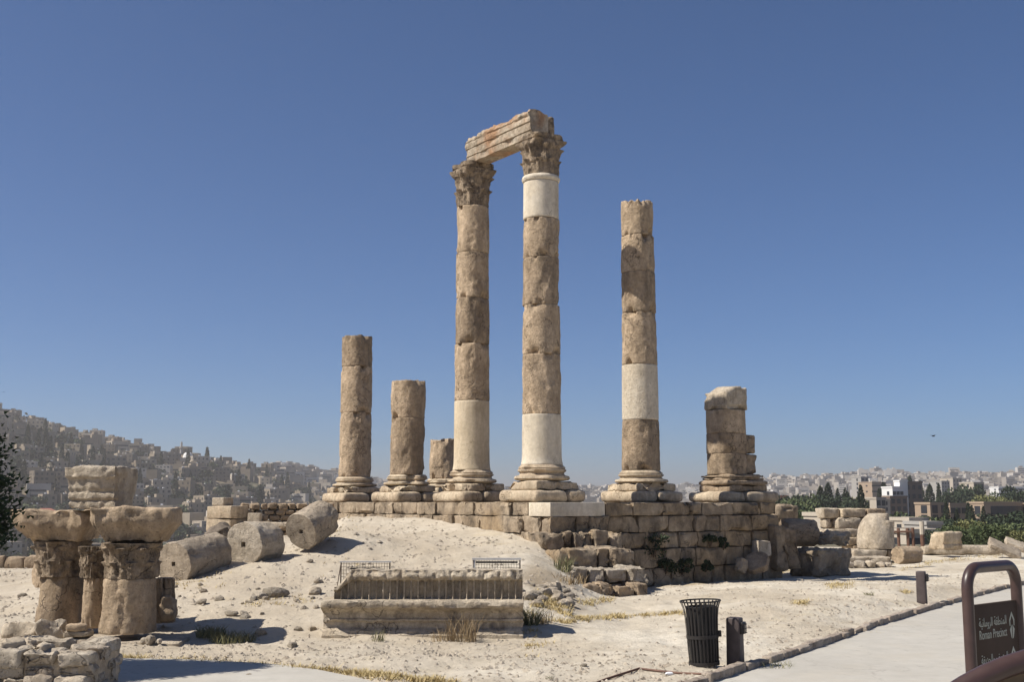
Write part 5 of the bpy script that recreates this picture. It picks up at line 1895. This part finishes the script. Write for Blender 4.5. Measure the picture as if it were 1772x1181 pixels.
def dry_grass():
    rnd = random.Random(6)
    mb = MB()
    strips = []     # (px0,py0,px1,py1,half width px, n)
    strips += [(935, 1077, 1185, 1062, 3, 420), (1125, 1000, 1290, 990, 4, 420), (1060, 1024, 1130, 1000, 4, 200), (1290, 993, 1365, 988, 4, 200), (1430, 1015, 1475, 1013, 6, 140), (1000, 1044, 1060, 1038, 5, 150),
               (1372, 1045, 1400, 1043, 3, 50), (1560, 1026, 1575, 1026, 2, 40), (160, 1136, 700, 1172, 3, 600), (600, 1168, 790, 1184, 4, 300), (940, 1040, 985, 1062, 12, 260), (1600, 975, 1772, 957, 3, 240), (1500, 975, 1545, 976, 4, 120),
               (910, 1000, 960, 1015, 12, 200), (420, 1045, 540, 1040, 5, 60), (300, 1010, 400, 1005, 3, 50), (575, 925, 620, 915, 4, 50), (500, 950, 580, 940, 3, 60), (1330, 985, 1400, 982, 4, 60), (1560, 985, 1610, 978, 3, 60)]
    for (xa, ya, xb, yb, hw, n) in strips:
        for _ in range(int(n * 1.4)):
            t = rnd.random()
            k = nz(t * 7 + xa, ya)
            if k < -0.15 and rnd.random() < .8: continue
            px, py = lerp(xa, xb, t), lerp(ya, yb, t) + rnd.gauss(0, hw * .6)
            if py < HOR + 40: continue
            p = gpt(px, py)
            hh = rnd.uniform(.03, .11)
            z = p.z = near_h(p.x, p.y)
            for b_ in range(4):
                q = rnd.uniform(0, 6.28)
                bx, by = p.x + rnd.gauss(0, .05), p.y + rnd.gauss(0, .05)
                d = Vector((cos(q), sin(q), 0)) * hh * rnd.uniform(.4, 1.5)
                sd = Vector((-sin(q), cos(q), 0)) * rnd.uniform(.006, .014)
                b0 = Vector((bx, by, z - .01))
                mb.add([b0 - sd, b0 + sd, b0 + d + Vector((0, 0, hh * rnd.uniform(.6, 1)))], [(0, 1, 2)])
    o = mb.build('dry_grass', DRY, smooth=False)
    tag(o, 'sparse dry yellow grass along edges and on the open ground', 'grass', kind='stuff')
dry_grass()

# ground cable/edging strip and litter by the bin
mb = MB()
pts = []
for (px, py) in ((1020, 1190), (1050, 1178), (1106, 1160), (1130, 1163), (1175, 1168), (1225, 1170)):
    p = gpt(px, py); pts.append((p.x, p.y, near_h(p.x, p.y) + 0.015))
mb.tube(pts, 0.017, 6)
tag(mb.build('pipe', POSTM), 'thin rusty pipe lying bent on the ground in front of the litter bin', 'pipe')
p = gpt(1158, 1169)
vs, fs = block(0.11, 0.07, 0.035, 0.012, 0.012, 12, 3, 0.03)
o = MB().add(vs, fs).build('litter', LITTER); o.location = (p.x, p.y, near_h(p.x, p.y)); o.rotation_euler = (0, 0, .3)
tag(o, 'crumpled white scrap of litter left of the bin', 'litter')

# bird
def bird():
    p = at(1615, 755, 120)
    o = thing('bird', 'small dark bird flying in the clear sky at right', 'bird', p, 0.5)
    vs, fs = lathe([-.22, -.14, -.04, .08, .18, .24], 8, lambda q, z, t: (.02, .05, .075, .07, .045, .012)[int(round(t * 5))])
    MB().add(vs, fs, 0, Matrix.Rotation(pi / 2, 4, 'Y')).build('body', BIRDM, o)
    for s_ in (-1, 1):
        MB().add([(-.08, s_ * .05, .02), (.1, s_ * .05, .02), (.08, s_ * .25, .10), (-.02, s_ * .46, .04), (-.07, s_ * .25, .10), (.0, s_ * .25, .085)], [(0, 1, 2, 4), (4, 2, 3), (0, 4, 5), (1, 0, 5), (2, 1, 5), (4, 3, 5), (3, 2, 5)]).build('wing', BIRDM, o)
bird()

# ------------------------------------------------------------------ city
def house_mesh(seed, w, d, fl, mats=3):
    rnd = random.Random(seed)
    mb = MB()
    h = fl * 3.1
    mb.box((0, 0, h / 2 - 4), (w, d, h + 8), 0)
    # parapet
    for (cx, cy, sx, sy) in ((0, -d / 2 + .15, w + .1, .3), (0, d / 2 - .15, w + .1, .3), (-w / 2 + .15, 0, .3, d - .6), (w / 2 - .15, 0, .3, d - .6)):
        mb.box((cx, cy, h + .38), (sx, sy, .7), 0)
    mb.box((0, 0, h + .05), (w - .5, d - .5, .08), 2)
    if rnd.random() < .75:
        q = rnd.choice((-1, 1))
        mb.box((q * w * .22, d * .15, h + 1.3), (w * .35, d * .4, 2.6), 0)
    for k in range(rnd.randint(1, 3)):
        mb.box((rnd.uniform(-.35, .35) * w, rnd.uniform(-.3, .3) * d, h + .8), (1.1, 1.1, 1.3), 3)
    for f in range(fl):
        z = f * 3.1 + 1.75
        n = max(2, int(w / 3.2))
        for k in range(n):
            x = -w / 2 + w * (k + .5) / n + rnd.uniform(-.2, .2)
            if rnd.random() < .12: continue
            ww = rnd.choice((1.1, 1.3, 1.9))
            mb.box((x, -d / 2, z), (ww, .12, 1.45), 1)
            if rnd.random() < .2: mb.box((x, -d / 2 - .6, z - 1.15), (ww + 1.4, 1.2, .9), 0)
        n = max(1, int(d / 3.6))
        for k in range(n):
            y = -d / 2 + d * (k + .5) / n
            if rnd.random() < .25: continue
            for s_ in (-1, 1): mb.box((s_ * w / 2, y, z), (.12, 1.2, 1.4), 1)
    return mb

rnd = random.Random(2024)
cand = []
r = 500.0
while r < 1420:
    step = 17.0
    a0, a1 = atan((-60 - 886) / 2020), atan((620 - 886) / 2020)
    a = a0
    while a < a1:
        px = px_of(a)
        if r < interp(RID, px) * 1.01:
            cand.append((r + rnd.uniform(-11, 11), a + rnd.uniform(-.3, .3) * step / r, rnd.random()))
        a += step / r * rnd.uniform(.85, 1.35)
    r += 25.0
cand = [c for c in cand if nz(c[0] * sin(c[1]) * .012, c[0] * cos(c[1]) * .012, 4) > -0.32]
PROTO = []
for k, (w, d, fl) in enumerate(((11, 9, 2), (13, 10, 3), (9, 9, 3), (15, 11, 3), (12, 10, 4), (10, 8, 2), (14, 12, 4), (17, 11, 2), (8, 8, 2), (12, 9, 3))):
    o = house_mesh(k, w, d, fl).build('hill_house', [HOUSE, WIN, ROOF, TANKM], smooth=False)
    tag(o, 'flat roofed stone house packed among hundreds on the hazy left hillside', 'house', 'houses on the left hillside')
    PROTO.append(o)
pu = set()
cand.sort()
random.Random(1).shuffle(cand)
ind, rest = cand[:285], cand[285:]
for (r, a, q) in ind:
    k = int(q * 1000) % len(PROTO)
    o = PROTO[k] if k not in pu else dup(PROTO[k])
    pu.add(k)
    x, y = r * sin(a), r * cos(a)
    o.location = (x, y, far_h(a, r) - 0.5)
    o.rotation_euler = (0, 0, -a + rnd.uniform(-.5, .7))
    s_ = rnd.uniform(.8, 1.12)
    o.scale = (s_, s_, s_ * rnd.uniform(.85, 1.15))

def far_city():
    rnd = random.Random(31)
    mb = MB()
    def put(x, y, z, w, d, h, yaw, mi=0):
        M = Matrix.Translation((x, y, z)) @ Matrix.Rotation(yaw, 4, 'Z')
        mb.box((0, 0, h / 2 - 3), (w, d, h + 6), mi, M)
        if rnd.random() < .5: mb.box((rnd.uniform(-.2, .2) * w, 0, h + 1.2), (w * .4, d * .4, 2.6), mi, M)
        if w > 11:
            n = int(h / 3.2)
            for f in range(n):
                if rnd.random() < .6: mb.box((rnd.uniform(-.1, .1) * w, -d / 2, 1.8 + f * 3.2), (w * rnd.uniform(.5, .8), .14, 1.3), 1, M)
    for (r, a, q) in rest:
        s_ = rnd.uniform(.8, 1.1)
        put(r * sin(a), r * cos(a), far_h(a, r) - .5, rnd.uniform(9, 16) * s_, rnd.uniform(8, 12), rnd.uniform(6, 12), -a + rnd.uniform(-.5, .7), 2)
    # right-hand city and the centre
    for (p0, p1, r0, r1, n, wmin, wmax, hmin, hmax) in ((1290, 1800, 1250, 2250, 1500, 9, 20, 7, 17), (540, 1300, 1500, 2650, 900, 9, 22, 6, 16), (480, 640, 1250, 2000, 160, 10, 20, 8, 18), (1100, 1360, 1100, 1700, 90, 14, 32, 6, 14)):
        for _ in range(n):
            px = rnd.uniform(p0, p1); a = atan((px - 886) / 2020)
            r = rnd.uniform(r0, r1) if rnd.random() < .8 else r1 * rnd.uniform(.93, 1)
            if r > interp(RID, px) * 1.02: r = interp(RID, px) * rnd.uniform(.9, 1.01)
            x, y = r * sin(a), r * cos(a)
            if nz(x * .006, y * .006, 9) < -0.33 and rnd.random() < .8: continue
            h = rnd.uniform(hmin, hmax)
            if rnd.random() < .05: h *= 1.5
            put(x, y, far_h(a, r) - .5, rnd.uniform(wmin, wmax), rnd.uniform(9, 15), h, -a + rnd.choice((.35, .5, -.1)) + rnd.uniform(-.3, .3))
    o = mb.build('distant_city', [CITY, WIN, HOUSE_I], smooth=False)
    tag(o, 'pale city buildings fading in haze over the distant hills', 'city', kind='stuff')
far_city()

# trees on the hillside
HT = []
for k in range(3):
    rr = random.Random(k + 200)
    mb = MB()
    for c in range(5):
        leaf_cloud(mb, (rr.uniform(-2.2, 2.2), rr.uniform(-2.2, 2.2), rr.uniform(2.2, 5.2)), (2.2, 2.2, 1.9), 80, .75, rr)
    mb.tube([(0, 0, -2), (0, 0, 3.5)], [.3, .15], 5, 1)
    o = mb.build('hill_tree', [LEAF_D if k < 2 else LEAF_M, BARK], smooth=False)
    HT.append(tag(o, 'dark rounded tree between the houses of the hazy left hillside', 'tree', 'round trees on the left hillside'))
HC = []
for k in range(2):
    tr, cr = cypress(k + 300, 13, 3.4, 420, .6)
    cr.tube([(0, 0, -2), (0, 0, 8)], [.25, .1], 5, 1)
    o = cr.build('hill_cypress', [LEAF_D, BARK], smooth=False)
    HC.append(tag(o, 'dark pointed cypress between the houses of the hazy left hillside', 'tree', 'cypresses on the left hillside'))
hu = set()
rnd = random.Random(555)
for k in range(290):
    px = rnd.uniform(-30, 600); a = atan((px - 886) / 2020)
    rmax = min(interp(RID, px), 1350)
    r = rnd.uniform(480, rmax * 0.95)
    pr = HC[(k // 4) % 2] if k % 4 == 0 else HT[k % 3]
    o = pr if pr.name not in hu else dup(pr)
    hu.add(pr.name)
    o.location = (r * sin(a), r * cos(a), far_h(a, r) - .6)
    s_ = rnd.uniform(.9, 1.8)
    o.scale = (s_ * 1.1, s_ * 1.1, s_)
    o.rotation_euler = (0, 0, rnd.uniform(0, 6.28))
def far_trees():
    rnd = random.Random(66)
    mb = MB()
    for k in range(670):
        px = rnd.uniform(500, 1800) if k > 250 else rnd.uniform(-40, 620); a = atan((px - 886) / 2020)
        r = rnd.uniform(800, interp(RID, px)) if k > 250 else rnd.uniform(500, min(1400, interp(RID, px)))
        h = rnd.uniform(5, 10)
        if 1300 < px and rnd.random() < .5: r = rnd.uniform(600, 1100)
        x, y = r * sin(a), r * cos(a)
        leaf_cloud(mb, (x, y, far_h(a, r) + h * .5), (h * .5, h * .5, h * .55), 26, h * .2, rnd)
    tag(mb.build('distant_trees', LEAF_D, smooth=False), 'dark tree clumps scattered through the distant city', 'trees', kind='stuff')
far_trees()

# landmark buildings on the left ridge
def landmarks():
    def base(px, r): a = atan((px - 886) / 2020); return r * sin(a), r * cos(a), far_h(a, r), -a
    x, y, z, yaw = base(310, 1140)
    o = thing('minaret', 'slim grey minaret on the crest of the left hill', 'minaret', (x, y, z - 1), yaw)
    zt = at(310, 764, y).z - z + 1
    MB().tube([(0, 0, 0), (0, 0, zt * .72)], [1.5, 1.2], 12).build('shaft', BGREY, o)
    MB().tube([(0, 0, zt * .72), (0, 0, zt * .76)], [2.0, 2.0], 12).build('balcony', BPALE, o)
    MB().tube([(0, 0, zt * .76), (0, 0, zt * .92), (0, 0, zt)], [1.0, .9, .1], 12).build('spire', BGREY, o)
    x, y, z, yaw = base(322, 1110)
    o = thing('domed_building', 'small white domed building below the minaret', 'building', (x, y, z - 1), yaw)
    h = at(322, 793, y).z - z + 1
    MB().box((0, 0, h / 2), (14, 12, h)).build('wall', BPALE, o, smooth=False)
    vs, fs = lathe([0, 1.2, 2.4, 3.6, 4.6, 5.4], 20, lambda q, zz, t: 4.6 * sqrt(max(.003, 1 - (t * 1.0) ** 2)))
    MB().add(vs, fs, 0, Matrix.Translation((0, 0, h))).build('dome', BWHITE, o)
    x, y, z, yaw = base(234, 1150)
    o = thing('water_tower', 'pale square tower rising over houses on the left ridge', 'tower', (x, y, z - 1), yaw)
    h = at(234, 760, y).z - z + 1
    MB().box((0, 0, h * .4), (6, 6, h * .8)).build('shaft', BPALE, o, smooth=False)
    MB().box((0, 0, h * .9), (7.4, 7.4, h * .2 - .01)).build('tank', BPALE, o, smooth=False)
    x, y, z, yaw = base(348, 1120)
    o = thing('white_house', 'bright white flat house right of the domed building', 'house', (x, y, z - 1), yaw + .5)
    h = at(348, 791, y).z - z + 1
    MB().box((0, 0, h / 2), (12, 9, h)).build('wall', BWHITE, o, smooth=False)
    for k in (-1, 1): MB().box((k * 3, -4.5, h * .6), (1.6, .14, 1.6)).build('window', WIN, o, smooth=False)
    x, y, z, yaw = base(80, 690)
    o = thing('red_roof_house', 'low house with a red roof behind the ruined capitals', 'house', (x, y, z - 1), yaw + .1)
    h = at(80, 886, y).z - z + 1
    MB().box((0, 0, h / 2), (10, 8, h)).build('wall', BPALE, o, smooth=False)
    MB().add([(-5.6, -4.6, h), (5.6, -4.6, h), (5.6, 4.6, h), (-5.6, 4.6, h), (-2.5, 0, h + 1.8), (2.5, 0, h + 1.8)], [(0, 1, 5, 4), (1, 2, 5), (2, 3, 4, 5), (3, 0, 4), (3, 2, 1, 0)]).build('roof', RED, o, smooth=False)
landmarks()

# nearer buildings on the right
def building(name, label, pxl, pxr, ytop, ybot, D, depth, yaw, mat, floors=0, cols=0, roof=None, skip=(), parapet=True, winmat=WIN, box_windows=(1.3, 1.5), cat='building'):
    a, b_ = at(pxl, ybot, D), at(pxr, ybot, D)
    w = (b_.x - a.x)
    zt, zb = zat(ytop, D), zat(ybot, D)
    o = thing(name, label, cat, ((a.x + b_.x) / 2, D, zb), yaw)
    h = zt - zb
    MB().box((0, 0, h / 2 - 5), (w, depth, h + 10)).build('wall', mat, o, smooth=False)
    if parapet:
        mb = MB()
        for (cx, cy, sx, sy) in ((0, -depth / 2, w + .3, .3), (0, depth / 2, w + .3, .3), (-w / 2, 0, .3, depth - .3), (w / 2, 0, .3, depth - .3)):
            mb.box((cx, cy, h + .2), (sx, sy, .5))
        mb.box((0, 0, h + .03), (w - .3, depth - .3, .06))
        mb.build('roof', roof or mat, o, smooth=False)
    if floors:
        ww, wh = box_windows
        for f in range(floors):
            for c in range(cols):
                if (f, c) in skip: continue
                x = -w / 2 + w * (c + .5) / cols
                z = h - (f + .55) * h / floors
                MB().box((x, -depth / 2, z), (ww, .16, wh)).build('window', winmat, o, smooth=False)
        for f in range(floors):
            z = h - (f + .55) * h / floors
            MB().box((-w / 2, -depth * .1, z), (.16, ww, wh)).build('window', winmat, o, smooth=False)
    return o, w, h
building('tower_building', 'white sunlit top of a tall building with brown sides, highest block at right', 1556, 1596, 836, 897, 400, 4, .45, BBRN, 4, 3, None, (), True)
building('white_stair_tower', 'bright white stair tower slab on the tall building', 1552, 1568, 834, 866, 394, 3.2, .3, BWHITE, 0, 0, cat='tower')
building('white_penthouse', 'bright white stepped penthouse left of the white stair tower', 1534, 1556, 845, 862, 392, 6, .3, BWHITE, 1, 3, None, (), True, WIN, (1.2, 1.2))
building('office_block', 'brown grey block with dark windows below the white penthouse', 1532, 1568, 861, 900, 385, 4, .35, BBRN, 3, 3, None, (), True)
building('pale_house', 'pale plastered house left of the brown grey block', 1519, 1534, 866, 897, 383, 6, .2, BPALE, 3, 1, None, (), True, WIN, (.9, 1.2))
building('brown_school', 'brown three storey stone building with a lit left end', 1592, 1636, 873, 922, 300, 5, .5, BTAN, 3, 2, None, (), True, WIN, (1.9, 2.0))
building('stone_wing', 'low brown stone wing between the brown building and the tan one', 1634, 1678, 874, 912, 315, 4, .3, BTAN, 2, 4)
building('tan_school', 'long tan stone building with square windows at the right', 1682, 1766, 872, 915, 290, 5.5, .36, BTAN, 2, 6, None, ((0, 0),), True, WIN, (1.9, 2.1))
building('tan_annexe', 'tan annexe at the right edge, stepping off the long tan building', 1764, 1792, 874, 910, 292, 10, .4, BTAN, 2, 2)
building('white_house', 'small white house right of the isolated cypress', 1496, 1518, 864, 890, 330, 8, .5, BPALE, 2, 2)
building('tan_hall', 'tan flat hall in the city above the overhanging ruin', 1496, 1524, 836, 856, 700, 14, .3, BTAN, 2, 8, None, (), True, WIN, (1.6, .9))
building('tower_block', 'grey tower block left of the tan hall', 1481, 1497, 827, 856, 720, 9, .4, BGREY, 4, 2)
building('long_white_block', 'long white low block on the far right skyline', 1720, 1766, 844, 858, 800, 12, .1, BWHITE, 2, 10, None, (), True, WIN, (2.4, .9))
building('white_flats', 'white apartment block among dark trees on the right skyline', 1672, 1694, 837, 872, 520, 9, .35, BPALE, 4, 3)
building('pale_flats', 'pale square apartment block on the skyline left of the white one', 1636, 1656, 829, 850, 900, 14, .4, BPALE, 3, 3)
building('grey_flats', 'grey apartment block standing left of the dark skyline conifers', 1618, 1636, 834, 852, 880, 12, .4, BGREY, 3, 3)
building('terrace_house', 'tan house with a roof terrace and white dish behind the rounded stub', 1550, 1586, 901, 925, 170, 6, .3, BPALE, 1, 3, None, (), True, WIN, (1.0, 1.1), 'house')
building('grey_house', 'grey walled house right of the roof terrace house', 1584, 1612, 908, 935, 165, 6, .2, BGREY, 1, 2, None, (), True, WIN, (1.0, 1.1), 'house')
building('low_white_house', 'low whitewashed house behind the brown post frame', 1545, 1608, 922, 952, 130, 6, .15, BPALE, 1, 4, None, (), True, WIN, (1.0, 1.0), 'house')
o, w, h = building('red_roof_house', 'house with red tiled roof next to the right end of the podium', 1338, 1354, 862, 880, 420, 7, .2, BPALE, 1, 3, None, (), False)
MB().box((0, 0, h + .4), (w + 1.2, 8.4, .8)).build('roof', RED, o, smooth=False)
building('low_white_house', 'small white house at the hilltop edge left of the flat topped ruin', 1405, 1420, 893, 925, 150, 4, .3, BPALE, 1, 1, None, (), True, WIN, (.8, .9), 'house')

# ------------------------------------------------------------------ haze
hm = bpy.data.materials.new('haze_air')
hm.use_nodes = True
nt = hm.node_tree
for n in list(nt.nodes): nt.nodes.remove(n)
out = nt.nodes.new('ShaderNodeOutputMaterial')
pv = nt.nodes.new('ShaderNodeVolumePrincipled')
pv.inputs['Color'].default_value = (0.98, 0.91, 0.84, 1)
pv.inputs['Density'].default_value = HAZE_DENSITY
pv.inputs['Anisotropy'].default_value = 0.3
nt.links.new(pv.outputs[0], out.inputs['Volume'])
gob = bpy.data.objects['ground']
zmin = min(v.co.z for v in gob.data.vertices)
rmax = max(max(abs(v.co.x), abs(v.co.y)) for v in gob.data.vertices) + 50
zt_ = 115.0
hz = MB().box((0, 0, (zmin - 1 + zt_) / 2), (2 * rmax, 2 * rmax, zt_ - zmin + 1)).build('haze', hm, smooth=False)
tag(hz, 'thin pale haze filling the air over the city', 'haze', kind='stuff')
hz.display_type = 'WIRE'
